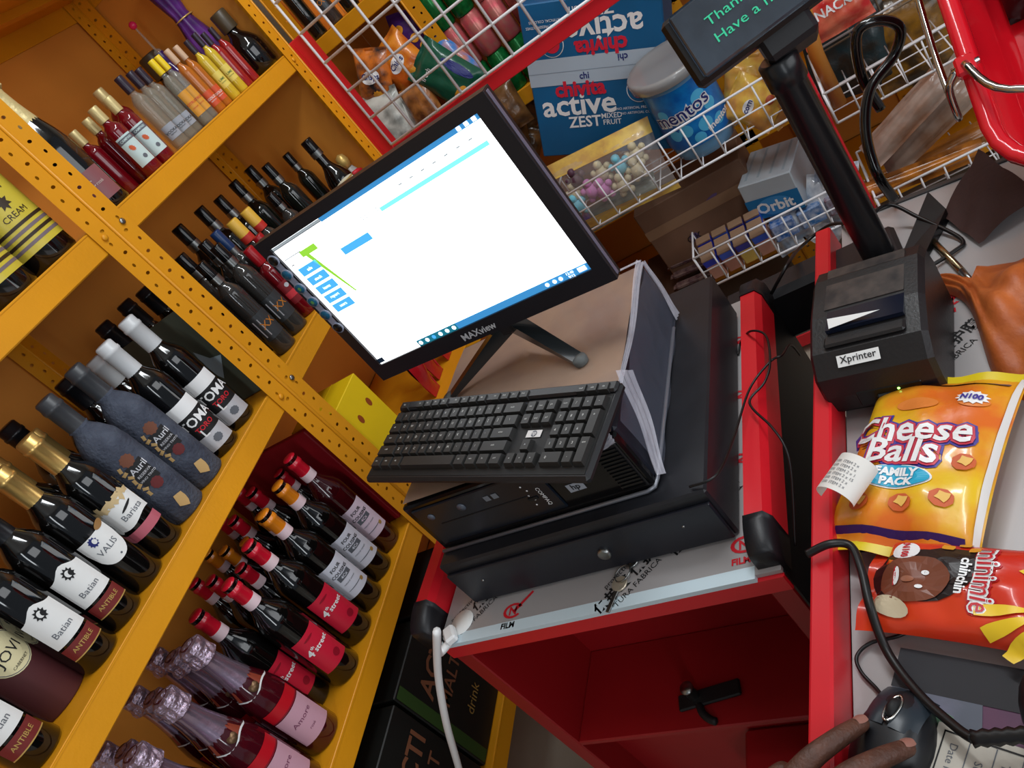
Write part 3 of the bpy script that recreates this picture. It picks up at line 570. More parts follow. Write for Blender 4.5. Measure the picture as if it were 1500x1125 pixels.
# bottom shelf: black malt cartons
for i, (x0, x1, y0, nm) in enumerate([(.42, .62, 1.015, 'black printed drinks carton on the bottom shelf, left one'), (.63, .79, 1.02, 'black printed drinks carton on the bottom shelf, middle one'), (.80, .96, 1.015, 'black printed drinks carton on the bottom shelf, right one')]):
    t = thing('drinks_carton', nm, 'box', ((x0 + x1) / 2, y0 + .12, s4), group='black cartons on the bottom shelf')
    part('box_body', MB().bev(x0, x1, y0, y0 + .24, s4 + .001, s4 + .26, .002), P('black card', (20, 22, 20), rough=.5, vary=.3), t, world=True)
    fr = lambda u, v: ((x0 + x1) / 2 + u, y0 - .0008, s4 + .12 + v)
    mb = MB(); mb.rect(-(x1 - x0) / 2 + .004, -(x1 - x0) / 2 + .028, -.115, .135, lambda u, v: ((x0 + x1) / 2 + u, y0 - .0004, s4 + .12 + v), 1)
    mb.text('ACTI', .055, fr, 0, rot=0, off=(.02, .07), bold=.02); mb.text('MALT', .04, fr, 0, off=(.02, .02), bold=.01); mb.text('drink', .03, fr, 2, off=(.02, -.05))
    part('print', mb, [P('copper print', (120, 74, 50), rough=.6), P('dark green print', (44, 70, 26), rough=.6), P('pale ochre print', (150, 120, 60), rough=.6)], t, world=True)
# ---------------------------------------------------------------- far wall shelving (behind the red display rack)
unit2 = thing('shelving_unit', 'orange-yellow punched shelving of snacks and cans behind the white wire grid', 'shelving', (2.3, .4, FZ))
Y1, Y0 = 1.17, -1.0
FZS = [-.035, -.46, -.90, -1.25]
for y, l, r in ((Y1, 0, 1), (.85, 0, 1), (.30, 1, 1), (-.36, 1, 1)): upright(-y, 2.15, .5, l, r, unit2, swap=True)
for z in FZS:
    mb = MB().box(2.152, 2.52, Y0, Y1, z - .003, z); mb.bev(2.150, 2.162, Y0, Y1, z - .042, z + .001, .002); mb.box(2.515, 2.52, Y0, Y1, z - .04, z)
    part('shelf', mb, yel, unit2, world=True)
part('back_panel', MB().box(2.522, 2.526, Y0, Y1, FZ + .02, .48), yelb, unit2, world=True)
part('side_panel', MB().box(2.16, 2.52, Y1, Y1 + .003, FZ, .48), yelb, unit2, world=True)
for y in (1.02, .70, .2, -.1):
    mb = MB(); strip(mb, (2.516, y, FZ), (0, -1, 0), (0, 0, 1), .034, 1.8, .002, (-1, 0, 0)); part('back_upright', mb, yel, unit2, world=True)
# dark bottles on its top shelf
for i, (y, key) in enumerate([(1.12, 'black_cap_dark'), (1.055, 'vodka_dark'), (.99, 'black_cap_dark'), (.925, 'clear_black'), (.86, 'clear_black'), (.795, 'black_cap_dark')]):
    bottle(key, ['dark green bottle at the left end of the far top shelf', 'smoked bottle second from the left on the far top shelf', 'dark green bottle third from the left on the far top shelf', 'clear bottle fourth from the left on the far top shelf', 'clear bottle fifth from the left on the far top shelf', 'dark green bottle sixth from the left on the far top shelf'][i], 2.2, y, FZS[0], rz=math.pi / 2 * -1, group='bottles on the far top shelf', name='spirit_bottle')
# drink cans stacked in columns
def can_proto(m):
    return mk('can_body', MB().lathe([(.026, 0), (.031, .006), (.031, .108), (.026, .116), (.0265, .118)], 18), [m]), mk('can_lid', MB().lathe([(.0255, .1165), (.024, .1155), (.0001, .1155)], 16), [steel])
CG = can_proto(P('green can', (28, 128, 62), rough=.22, metal=.4, c2=(20, 96, 44), vs=60)); CP = can_proto(P('pink can', (206, 92, 100), rough=.25, metal=.4, c2=(190, 120, 110), vs=50)); CR = can_proto(P('brown red can', (150, 76, 66), rough=.25, metal=.4, c2=(110, 50, 44), vs=50))
ord_ = ['first', 'second', 'third', 'fourth', 'fifth']
cn = {0: ('green', 'on the bottom tier'), 1: ('pink', 'on the second tier'), 2: ('brownish red', 'on the third tier')}
for tier in range(3):
    for c in range(6):
        y = .80 - c * .066; z = FZS[1] + .001 + tier * .1195
        me = (CG, CP if c < 3 else CR, CG if c < 2 else CP)[tier]
        col = ('green', 'pink' if c < 3 else 'brownish red', 'green' if c < 2 else 'pink')[tier]
        t = thing('drink_can', f'{col} drink can behind the grid, {["first","second","third","fourth","fifth","sixth"][c]} from the left {cn[tier][1]}', 'can', (2.185, y, z), 0, 'cans stacked on the far shelf')
        put('can_body', me[0], t); put('lid', me[1], t)
# snack packets: pillow pouches with crimped ends
def pouch(name, label, cat, o, ax, ay, w, l, th, m, group=None, crimp=.012, n=14, seed=0, prints=None, pm=None, wave=.0):
    """pillow bag; ax = across, ay = along (unit vectors), o = centre; prints(mb, f) draws on its front"""
    ax, ay = Vector(ax).normalized(), Vector(ay).normalized(); az = ax.cross(ay).normalized(); rnd = random.Random(seed)
    ph = [rnd.random() * 6.28 for _ in range(6)]
    def hgt(u, v):
        a = 2 * u / w; b = 2 * v / (l - 2 * crimp)
        if abs(b) >= 1: return 0
        e = max(0, 1 - abs(a) ** 2.6) ** .55 * max(0, 1 - abs(b) ** 3.2) ** .5
        return th / 2 * e * (1 + .07 * math.sin(9 * a + ph[0] + 3 * b) + .06 * math.sin(11 * b + ph[1] - 4 * a))
    def F(s): 
        def f(u, v, lift=0):
            neck = 1 - .05 * abs(math.sin(2 * v / l * 1.57 + 1.57)) ; p = Vector(o) + ax * (u * (1 - .05 * math.cos(v / l * math.pi))) + ay * (v + wave * math.sin(3 * u / w + ph[2])) + az * (s * (hgt(u, v) + lift) + .0035 * math.sin(14 * u / w + ph[3]) * (abs(v) / (l / 2)) ** 4)
            return tuple(p)
        return f
    t = thing(name, label, cat, o, group=group); f = F(1)
    mb = MB()
    mb.grid(lambda a, b: f((a - .5) * w, (b - .5) * l), n, n + 4); mb.grid(lambda a, b: F(-1)((.5 - a) * w, (b - .5) * l), n, n + 4)
    part('bag', mb, m, t, world=True)
    if prints:
        mb = MB(); prints(mb, lambda u, v: f(u, v, .0011), lambda u, v: f(u, v, .0021), lambda u, v: f(u, v, .0031)); part('print', mb, pm, t, world=True)
    return t, f
X_, Y_, Z_ = Vector((1, 0, 0)), Vector((0, 1, 0)), Vector((0, 0, 1))
def face_me(o):   # unit vector to the eye, flattened a little
    d = -Vector(o); return d.normalized()
def pk(name, label, u, v, x, w, l, th, c, roll=0, lean=.25, c2=None, group=None, prints=None, pm=None, seed=0, cat='packet', rough=.28):
    o = at(u, v, 'x', x); right = -Y_; up = (Z_ + X_ * lean).normalized()
    R = Matrix.Rotation(roll, 3, up.cross(right)); ax = R @ right; ay = R @ up
    m = P('film ' + str(c) + str(c2), c, rough=rough, coat=.3, c2=c2, vs=22, bump=.35, bs=45)
    return pouch(name, label, cat, o, ax, ay, w, l, th, m, group, prints=prints, pm=pm, seed=seed)
GS = 'snack packets behind the wire grid'
def pr_simple(txt, dark):
    def g(mb, f, f2, f3): mb.blob(0, 0, .03, .018, f, 0, rot=.2); mb.text(txt, .022, f2, 1, bold=.02); mb.blob(.015, -.05, .016, .014, f, 2, wob=.1)
    return g
pmS = [whitep, inkb, P('amber print', (220, 150, 40))]
pk('snack_packet', 'crumpled silver-white packet at the bottom left behind the grid', 565, 180, 2.10, .15, .17, .07, (214, 214, 204), roll=.2, c2=(130, 134, 128), group=GS, seed=1)
pk('snack_packet', 'silver-white packet next to the crumpled one behind the grid', 600, 190, 2.12, .14, .16, .06, (224, 222, 214), roll=-.25, c2=(176, 176, 168), group=GS, seed=2)
pk('snack_packet', 'orange and dark packet leaning at the left behind the grid', 548, 112, 2.14, .11, .15, .05, (220, 120, 40), roll=.5, c2=(40, 40, 44), group=GS, prints=pr_simple('Crisps', 1), pm=pmS, seed=3)
pk('snack_packet', 'orange packet with white print in the middle behind the grid', 588, 92, 2.16, .13, .15, .06, (232, 140, 40), roll=-.3, c2=(196, 90, 30), group=GS, prints=pr_simple('Chips', 1), pm=pmS, seed=4)
pk('snack_packet', 'deep purple packet with gold discs behind the grid', 612, 48, 2.20, .16, .13, .06, (64, 34, 104), roll=.3, group=GS, prints=lambda mb, f, f2, f3: [mb.blob(x, y, .013, .012, f, 2) for x, y in ((-.04, .02), (0, -.01), (.04, .02), (.02, -.035), (-.03, -.035))], pm=pmS, seed=5)
pk('snack_packet', 'dark green packet with small white print behind the grid', 656, 112, 2.11, .13, .20, .06, (14, 84, 62), roll=-.5, group=GS, prints=lambda mb, f, f2, f3: [mb.text('fresh', .02, f, 0, off=(-.02, .05)), mb.blob(.04, -.02, .012, .05, f, 1), mb.blob(-.02, -.06, .03, .015, f, 2)], pm=pmS, seed=6)
pk('snack_packet', 'blue and orange striped packet right of the dark green one', 668, 88, 2.145, .07, .16, .04, (60, 130, 200), roll=-.35, c2=(220, 130, 60), group=GS, seed=7)
pk('snack_packet', 'brown snack packet low behind the grid next to the dark strap', 622, 158, 2.10, .10, .14, .05, (176, 112, 56), roll=.1, c2=(90, 50, 30), group=GS, seed=8)
for i, (u, v) in enumerate([(738, 158), (745, 190), (765, 215), (757, 175), (762, 150)]):
    pk('snack_packet', ['brown nut packet below the red rail, uppermost', 'brown nut packet below the red rail, middle one', 'brown nut packet below the red rail, lowest', 'brown nut packet beside the monitor edge', 'brown nut packet next to the blue juice carton'][i], u, v, 2.13 + .03 * i, .12, .14, .06, (120, 82, 44), roll=.4 * i, c2=(70, 46, 26), group='brown nut packets', seed=20 + i)
# ---------------------------------------------------------------- red display rack with wire grid and wire baskets
rack = thing('display_rack', 'red steel display rack with white wire grid and bottom rail behind the counter', 'rack', (1.82, .5, FZ))
def post(y0, y1, z1): 
    mb = MB().bev(1.802, 1.842, y0, y1, FZ, z1, .003); mb.box(1.8005, 1.802, y0 + (y1 - y0) * .52, y0 + (y1 - y0) * .56, FZ + .02, z1 - .01); part('post', mb, red, rack, world=True)
post(.958, 1.012, .005); post(.062, .112, .30); post(-.86, -.81, .30)
part('rail', MB().bev(1.803, 1.838, .112, .958, -.352, -.318, .002), red, rack, world=True)
part('rail', MB().bev(1.803, 1.838, -.81, .062, -.352, -.318, .002), red, rack, world=True)
part('rail', MB().bev(1.803, 1.838, .112, .958, -1.39, -1.35, .002), red, rack, world=True)
def wires(parent, plane, a0, a1, b0, b1, na, nb, r, axis, m=wire, rim=None):
    """grid of single wires; plane(a, b) -> point"""
    for i in range(na + 1):
        a = a0 + (a1 - a0) * i / na; part('wire', MB().tube([plane(a, b0), plane(a, b1)], r if 0 < i < na or not rim else rim, 6), m, parent, world=True)
    for j in range(nb + 1):
        b = b0 + (b1 - b0) * j / nb; part('wire', MB().tube([plane(a0, b), plane(a1, b)], r if 0 < j < nb or not rim else rim, 6), m, parent, world=True)
gridp = thing('wire_grid', 'large white wire grid panel in the red rack frame', 'grid', (1.797, .5, -.31))
wires(gridp, lambda a, b: (1.797, a, b), .955, .113, -.312, .32, 11, 8, .0036, 0)
gridq = thing('wire_grid', 'shade-tinted wire grid panel in the right bay of the red rack', 'grid', (1.95, -.4, -.3))
wires(gridq, lambda a, b: (2.06, a, b), .03, -.79, -.78, -.10, 11, 9, .0026, 0, P('shade-tinted wire', (150, 132, 110), rough=.4))  # white wires tinted brown, the shadow on them is in the colour
def basket(label, y0, y1, z0, z1, x0=1.797, x1=2.05, n=10, rows=2):
    b = thing('wire_basket', label, 'basket', (x0, (y0 + y1) / 2, z0))
    wires(b, lambda a, c: (x0, a, c), y1, y0, z0, z1, n, rows, .0022, 0, rim=.0032)
    for i in range(n + 1):
        y = y1 + (y0 - y1) * i / n; part('floor_wire', MB().tube([(x0, y, z0), (x1, y, z0)], .0018, 6), wire, b, world=True)
    for k in range(1, 4):
        x = x0 + (x1 - x0) * k / 4; part('floor_wire', MB().tube([(x, y0, z0), (x, y1, z0)], .0018, 6), wire, b, world=True)
    for y in (y0, y1):
        part('side_wire', MB().tube([(x0, y, z1), (x1, y, z1)], .003, 6), wire, b, world=True)
        for k in range(1, 5):
            x = x0 + (x1 - x0) * k / 4; part('side_wire', MB().tube([(x, y, z0), (x, y, z1)], .0018, 6), wire, b, world=True)
    part('back_wire', MB().tube([(x1, y0, z1), (x1, y1, z1)], .003, 6), wire, b, world=True)
    return b
basket('upper white wire basket holding the sweets tub and toy bag', .115, .70, -.775, -.66)
basket('lower white wire basket holding chewing gum packs', .115, .49, -1.085, -.985, n=8)
basket('white wire basket in the right bay holding brown bread bags', -.66, .055, -.842, -.765, n=14, rows=1)
basket('lowest white wire basket behind the counter end', -.30, .055, -1.13, -1.06, n=7, rows=1)
# blue juice carton
cc = at(872, 98, (1, 0, 0), 2.02)
Mx = Matrix.Translation(cc) @ Matrix.Rotation(-.147, 4, 'Z') @ Matrix.Rotation(.14, 4, 'Y') @ Matrix.Rotation(.421, 4, 'X') @ Matrix.Scale(1.047, 4)
t = thing('juice_carton', 'blue printed juice carton taped across its middle, tilted behind the basket', 'box', M=Mx)
W2, Hh = .172, .158
part('box_body', MB().bev(0, .10, -W2, W2, -Hh - .055, Hh, .003), P('blue carton', (14, 96, 146), rough=.45, vary=.12, vs=6), t)
cf = lambda u, v: (-.0008, -u, v)
cf2 = lambda u, v: (-.0016, -u, v)
part('tape', MB().rect(-W2, W2, -.034, .030, cf, 0, 6, 2).rect(-W2, W2, -.004, -.0025, lambda u, v: (-.0012, -u, v), 1), [P('pale tape', (176, 192, 206), rough=.35), P('tape seam', (140, 156, 172), rough=.4)], t)
def half(mb, s):
    q = lambda u, v: cf(s * u, s * v)
    q2 = lambda u, v: cf2(s * u, s * v)
    mb.text('chivita', .050, q2, 1, off=(-.045 if s > 0 else -.02, -.045), bold=.04, sx=1.0)
    mb.text('active', .075, q, 0, off=(-.055 if s > 0 else -.03, -.085), bold=.02, sx=1.1); mb.text('ZEST', .038, q, 0, off=(-.045 if s > 0 else -.02, -.128), bold=.02); mb.text('MIXED', .018, q, 0, off=(.026, -.118), bold=.01); mb.text('FRUIT', .018, q, 0, off=(.026, -.134), bold=.01)
    cx = .10
    mb.blob(cx, -.062, .030, .030, q, 0, n=28); mb.blob(cx, -.062, .028, .028, q2, 2, n=28); mb.blob(cx, -.062, .020, .020, lambda u, v: (-.0022, -s * u, s * v), 1, n=24); mb.text('c', .026, lambda u, v: (-.003, -s * u, s * v), 0, off=(cx, -.062), bold=.03)
    mb.text('NO ARTIFICIAL PRESERVATIVES', .0085, q, 0, off=(.10, -.104)); mb.text('NO ARTIFICIAL COLOURS', .0085, q, 0, off=(.10, -.116))
    mb.text('chi', .022, q2, 3, off=(.02 * s - .05, -.016), bold=.02)
mb = MB(); half(mb, 1); half(mb, -1)
part('print', mb, [whitep, P('carton red', (214, 34, 60), rough=.45), P('blue carton', (14, 96, 146)), inkb], t)
# sweets tub
t = thing('sweets_tub', 'clear plastic tub with blue mentos label and grey round lid', 'tub', M=Matrix.Translation((1.925, .335, -.772)) @ Matrix.Rotation(.06, 4, 'X') @ Matrix.Rotation(-.12, 4, 'Y') @ Matrix.Rotation(-1.50, 4, 'Z') @ Matrix.Scale(1.2, 4))
rt = .068
part('tub_body', MB().lathe([(rt * .8, 0), (rt * .93, .004), (rt * .96, .02), (rt, .07), (rt, .172), (rt * .96, .18)], 30), P('tinted tub plastic', (110, 170, 215), rough=.1, alpha=.75, coat=.5), t)
part('lid', MB().lathe([(rt * 1.14, .176), (rt * 1.20, .178), (rt * 1.20, .194), (rt * 1.14, .198), (rt * 1.02, .196), (.0001, .196)], 30), P('frosted lid', (160, 158, 156), rough=.25, alpha=.85, coat=.4), t)
mb = MB(); mb.grid(lambda a, b: cyl(rt, .0006)((a - .5) * rt * 4.4, .035 + b * .13), 30, 2, 0, True)
for k, (u, v, r_) in enumerate([(-.05, .12, .012), (.03, .125, .016), (.045, .10, .013), (-.02, .075, .014), (.02, .07, .015), (.05, .06, .012), (-.045, .07, .013), (.0, .05, .012), (-.06, .1, .011)]): mb.blob(u, v, r_, r_, cyl(rt, .001), 2, n=16)
mb.rect(-.05, .045, .085, .118, cyl(rt, .0013), 1, 10, 1) if False else None
mb.text('mentos', .040, cyl(rt, .002), 1, rot=.12, off=(-.012, .112), bold=.07); mb.text('mentos', .040, cyl(rt, .0028), 3, rot=.12, off=(-.012, .112), bold=.005); mb.text('mentos', .02, cyl(rt, .002), 1, rot=.1, off=(.05, .06), bold=.03)
part('label', mb, [P('cyan label', (20, 130, 208), rough=.3, c2=(10, 96, 180), vs=30), whitep, P('light cyan ball', (84, 186, 232), rough=.3), inkb], t)
# bag of toy-shaped sweets
o = at(890, 262, 'x', 1.86)
t, f = pouch('sweets_bag', 'clear-fronted bag of animal-shaped sweets with tan edge, beside the monitor', 'bag', o, (-Y_ + Z_ * -.10), (Z_ + X_ * .35 + Y_ * -.05), .31, .19, .08, P('clear bag film', (206, 196, 190), rough=.08, alpha=.20, coat=.8, bump=.5, bs=30), seed=9)
mb = MB()
for (a0, a1, b0, b1) in ((-.155, .155, .056, .095), (-.155, .155, -.095, -.070)): mb.grid(lambda a, b: f(a0 + (a1 - a0) * a, b0 + (b1 - b0) * b, .001), 14, 2)
part('printed_edge', mb, P('tan printed edge', (196, 152, 84), rough=.35, c2=(226, 190, 90), vs=24), t, world=True)
rnd = random.Random(5)
sweetc = [P('cream sweet', (206, 192, 158), rough=.6), P('pink sweet', (208, 132, 190), rough=.6), P('cream sweet', (206, 192, 158)), P('pale blue sweet', (120, 200, 220), rough=.6), P('cream sweet', (206, 192, 158)), P('plum wrapper', (84, 50, 66), rough=.5)]
for k, (u, v) in enumerate([(-.09, 0), (-.045, -.01), (0, .02), (.05, .015), (.085, -.01), (-.015, -.02), (.035, -.03), (-.07, .03), (.1, .025), (-.1, -.03)]):
    c0 = Vector(f(u, v, -.018)); mb = MB()
    def ball(c, r): mb.lathe([(.0001, -r)] + [(r * math.sin(a), -r * math.cos(a)) for a in (.6, 1.2, 1.9, 2.5)] + [(.0001, r)], 8, M=Matrix.Translation(c))
    ball(c0, .019)
    for d in ((.0, .020, .009), (.0, -.020, .011), (.0, .012, -.019), (0, -.013, -.019)): ball(c0 + Vector(d), .0095)
    ball(c0 + Vector((0, 0, .024)), .012)
    part('sweet', mb, sweetc[(k * 5) % 6 if k != 1 and k != 3 else k], t, world=True)
pk('snack_packet', 'grey-green crinkled packet under the bag of animal sweets', 905, 300, 1.86, .24, .06, .04, (150, 156, 146), c2=(110, 118, 108), lean=.5, seed=31)
pk('snack_packet', 'orange and violet packet in the basket corner beside the monitor', 852, 320, 1.85, .05, .06, .02, (226, 110, 40), c2=(90, 60, 170), seed=32)
# yellow crisps behind the basket, right of the tub
for i, (u, v, x) in enumerate([(1095, 120, 1.92), (1125, 105, 1.95), (1140, 140, 1.90), (1105, 150, 1.88)]):
    pk('crisps_packet', ['yellow printed crisps packet right of the sweets tub, lower left', 'yellow printed crisps packet beside the display pole', 'yellow printed crisps packet lowest right behind the basket wires', 'yellow printed crisps packet directly behind the basket wires'][i], u, v, x, .11, .12, .05, (236, 196, 84), roll=.5 - .4 * i, c2=(216, 150, 70), group='yellow crisps packets', prints=lambda mb, f, f2, f3: [mb.blob(-.01, .01, .018, .012, f, 0), mb.text('corn', .018, f2, 1, off=(-.01, .01), bold=.02), mb.blob(.02, -.03, .012, .01, f, 2)], pm=[whitep, inkb, P('rust print', (180, 80, 50))], seed=40 + i)
pk('crisps_packet', 'red printed packet at the top behind the right wire grid', 1215, 12, 2.0, .16, .12, .05, (206, 40, 40), c2=(226, 120, 90), seed=45, prints=lambda mb, f, f2, f3: mb.text('SNACK', .03, f, 0, bold=.02), pm=[whitep])
# items under the upper basket
mb = MB().bev(1.93, 2.12, .29, .60, -1.10, -.86, .003)
t = thing('carton', 'plain brown carton with faint violet stamp under the upper basket', 'box', (2.02, .44, -1.10))
part('box_body', mb, P('brown card', (124, 92, 72), rough=.7, vary=.15), t, world=True)
mb = MB(); fr = lambda u, v: (1.9292, .44 - u, -.97 + v); mb.blob(-.05, -.03, .014, .014, fr, 0, wob=.1); mb.text('OK', .03, lambda u, v: (1.9288, .44 - u, -.97 + v), 1, off=(-.05, -.03)); mb.blob(.04, .05, .02, .006, fr, 0, rot=.3); part('stamp', mb, [P('violet stamp', (96, 76, 120), rough=.7), ink], t, world=True)
part('tape', MB().rect(-.155, .155, .02, .05, lambda u, v: (1.9288, .445 - u, -.97 + v), 0), P('brown tape', (150, 118, 92), rough=.3), t, world=True)
mb = MB().bev(1.86, 2.13, .49, .70, -1.112, -1.098, .002)
solo('display_tray', mb, P('dark brown board', (70, 44, 30), rough=.6), 'dark brown board carrying chocolate bars behind the cash drawer', 'tray')
for i in range(4):
    c0 = at(985 + i * 8, 385 - i * 16, 'x', 1.88)
    mb = MB().bev(-.012, .012, -.055, .055, -.006, .006, .003, M=Matrix.Translation((1.88 + .03 * i, .54, -1.09 + .017 * i)) @ Matrix.Rotation(.08, 4, 'X'))
    mb.box(-.01, .01, -.063, .063, -.0008, .0008, 0, M=Matrix.Translation((1.88 + .03 * i, .54, -1.09 + .017 * i)) @ Matrix.Rotation(.08, 4, 'X'))
    solo('chocolate_bar', mb, P('dark wrapper', (78, 52, 56), rough=.25, c2=(120, 96, 92), vs=60), ['lowest dark-wrapped chocolate bar in the stack behind the cash drawer', 'second dark-wrapped chocolate bar from the bottom of the stack', 'third dark-wrapped chocolate bar from the bottom of the stack', 'topmost dark-wrapped chocolate bar of the stack'][i], 'chocolate bar', 'stacked chocolate bars')
# gum packs: white-topped, blue & orange
rnd = random.Random(11)
for r_ in range(3):
    for c in range(4):
        y = .46 - c * .045; x = 1.83 + r_ * .03; z = -1.083
        t = thing('gum_pack', f'blue-topped chewing gum pack, {["front","middle","back"][r_]} row, {["first","second","third","fourth"][c]} from the left in the lower basket', 'gum pack', M=Matrix.Translation((x, y, z + .002)) @ Matrix.Rotation(-.25, 4, 'Y'), group='chewing gum packs in the lower basket')
        col = [(40, 56, 190), (60, 90, 200), (50, 50, 150), (40, 80, 190)][c]
        part('pack_body', MB().bev(-.011, .011, -.019, .019, 0, .072 + .012 * r_, .002), P('gum ' + str(c), [(206, 150, 130), (190, 130, 110), (222, 190, 90), (196, 140, 120)][c], rough=.35), t)
        part('pack_top', MB().bev(-.0115, .0115, -.0195, .0195, .050 + .012 * r_, .074 + .012 * r_, .002), P('gum top ' + str(c), col, rough=.35), t)
        part('seal', MB().bev(-.0118, .0118, -.0196, .0196, .0735 + .012 * r_, .079 + .012 * r_, .001), P('tan seal', (150, 120, 96), rough=.4), t)
for k in range(5):
    mb = MB().bev(-.02, .02, -.03, .03, 0, .05, .003, M=Matrix.Translation((1.86 + .05 * (k % 2), .27 - .035 * k, -1.08)))
    solo('gum_box', mb, P('gum box ' + str(k % 3), [(30, 90, 160), (120, 60, 70), (50, 110, 170)][k % 3], rough=.35, c2=(180, 190, 210), vs=50), [f'small printed gum box low in the basket, {n} from the left' for n in ('first', 'second', 'third', 'fourth', 'fifth')][k], 'gum box', 'small gum boxes')
# wrapped gum carton with blue side
Mx = Matrix.Translation(at(1135, 300, 'x', 1.86)) @ Matrix.Rotation(-.30, 4, 'Z') @ Matrix.Rotation(.06, 4, 'X')
t = thing('gum_carton', 'pale shrink-wrapped gum carton with blue Orbit side panel', 'box', M=Mx)
part('box_body', MB().bev(-.0, .16, -.068, .068, -.03, .078, .003), P('pale carton', (178, 188, 196), rough=.3, coat=.5, bump=.2), t)
mb = MB(); of = lambda u, v: (-.0008, -u, v); of2 = lambda u, v: (-.0014, -u, v); mb.rect(-.068, .068, -.030, .030, of, 0); mb.blob(0, 0, .045, .026, of2, 1, n=24); mb.text('Orbit', .042, lambda u, v: (-.002, -u, v), 2, off=(.002, 0), bold=.03)
for k in range(4): mb.box(.02, .15, -.05 + .032 * k, -.044 + .032 * k, .0782, .0786, 3)
part('print', mb, [P('orbit blue', (20, 112, 170), rough=.35), P('orbit light blue', (60, 140, 200), rough=.35), whitep, P('pale grey print', (150, 164, 174))], t)
# clear plastic packs around it
for i, (u, v, w_, l_) in enumerate([(1170, 320, .12, .10), (1210, 290, .10, .12), (1205, 335, .11, .08), (1150, 345, .10, .07), (1225, 260, .07, .10)]):
    pk('plastic_pack', [f'crinkled clear plastic pack on the gum, {n}' for n in ('beneath the wrapped carton', 'beside the display pole', 'lowest by the pole', 'in front of the gum packs', 'highest by the pole')][i], u, v, 1.87, w_, l_, .035, (236, 240, 244), roll=.5 * i, c2=(150, 165, 185), group='clear plastic packs', seed=60 + i, rough=.12)
# bread bags in the right bay
for i, (u, v, w_, l_, rl) in enumerate([(1325, 175, .24, .075, 1.05), (1358, 185, .26, .085, 1.0), (1350, 240, .32, .06, .62), (1385, 140, .16, .10, 1.15)]):
    o = at(u, v, 'x', 1.86 + .03 * i); right = (-Y_ * math.cos(rl - .6) + Z_ * math.sin(rl - .6)).normalized()
    pouch('bread_bag', ['cream paper-and-film bread bag in the right bay, lowest in front', 'cream bread bag lying diagonally in the right bay', 'brown bread bag at the bottom of the right bay', 'cream bread bag with handwriting, touching the red basket'][i], 'bag', o, right, (Z_ * .8 + X_ * .5), w_, l_, .045,
          P('bread film ' + str(i), [(176, 152, 138), (170, 146, 130), (150, 96, 48), (184, 162, 148)][i], rough=.3, coat=.4, c2=[(150, 108, 84), (140, 100, 74), (196, 120, 40), (160, 130, 112)][i], vs=14, bump=.5, bs=30), 'bread bags in the right bay', seed=70 + i, prints=(lambda mb, f, f2, f3: mb.text('yorkoo', .045, f, 0, rot=.1)) if i == 3 else None, pm=[ink])
pk('snack_packet', 'orange packet strip under the bread bags', 1340, 255, 1.84, .30, .05, .03, (196, 120, 40), c2=(120, 70, 30), roll=.1, seed=80)
pk('snack_packet', 'dark amber packets hanging behind the right wire grid, left one', 1330, 60, 2.12, .20, .22, .05, (150, 104, 30), c2=(60, 44, 26), roll=.2, seed=81)
pk('snack_packet', 'dark teal packets hanging behind the right wire grid, right one', 1240, 75, 2.12, .20, .22, .05, (30, 50, 54), c2=(50, 40, 30), roll=.2, seed=82)
# brown wooden stick leaning on the rack
mb = MB().tube([at(1176, 8, 'x', 1.86), at(1196, 80, 'x', 1.86), (1.875, .036, -.838)], .016, 14); solo('roll', mb, P('amber roll', (178, 112, 40), rough=.4), 'short amber roll leaning beside the red post behind the display', 'roll')
# ---------------------------------------------------------------- counter A (rotated a little against the shelves)
TA = math.radians(-3.6); DZ = -.694
MA = Matrix.Translation((.553, .288, DZ)) @ Matrix.Rotation(TA, 4, 'Z')     # origin: near right corner of the top; +x away, +y left
ct = thing('counter', 'red steel checkout counter with film-covered top and open lower compartment', 'counter', M=MA)
WA, LA = .478, .52
def cp(name, mb, m, **k): return part(name, mb, m, ct, **k)
cp('top', MB().box(0, LA, -.03, WA, -.006, 0), film)
cp('front_edge', MB().bev(-.004, .003, -.03, WA, -.034, -.0065, .0015), red)
cp('film_edge', MB().box(-.005, .012, -.0, WA - .005, -.0068, .0006), P('white film edge', (206, 224, 232), rough=.35))
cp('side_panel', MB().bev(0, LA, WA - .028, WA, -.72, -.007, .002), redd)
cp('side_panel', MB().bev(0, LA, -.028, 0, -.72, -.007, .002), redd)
cp('gap_shade', MB().box(0, LA, -.0315, -.029, -.72, -.008), P('black panel and gap shade', (14, 12, 14), rough=.5))  # black sheet added to stand for the shade in the gap between the rails
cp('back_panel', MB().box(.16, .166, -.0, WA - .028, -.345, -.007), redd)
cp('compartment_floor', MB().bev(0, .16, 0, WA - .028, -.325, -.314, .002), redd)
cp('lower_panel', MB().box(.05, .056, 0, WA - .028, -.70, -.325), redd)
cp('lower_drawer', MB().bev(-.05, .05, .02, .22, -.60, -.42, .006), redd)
cp('slot_bar', MB().box(.150, .159, .028, .046, -.20, -.05), ink)
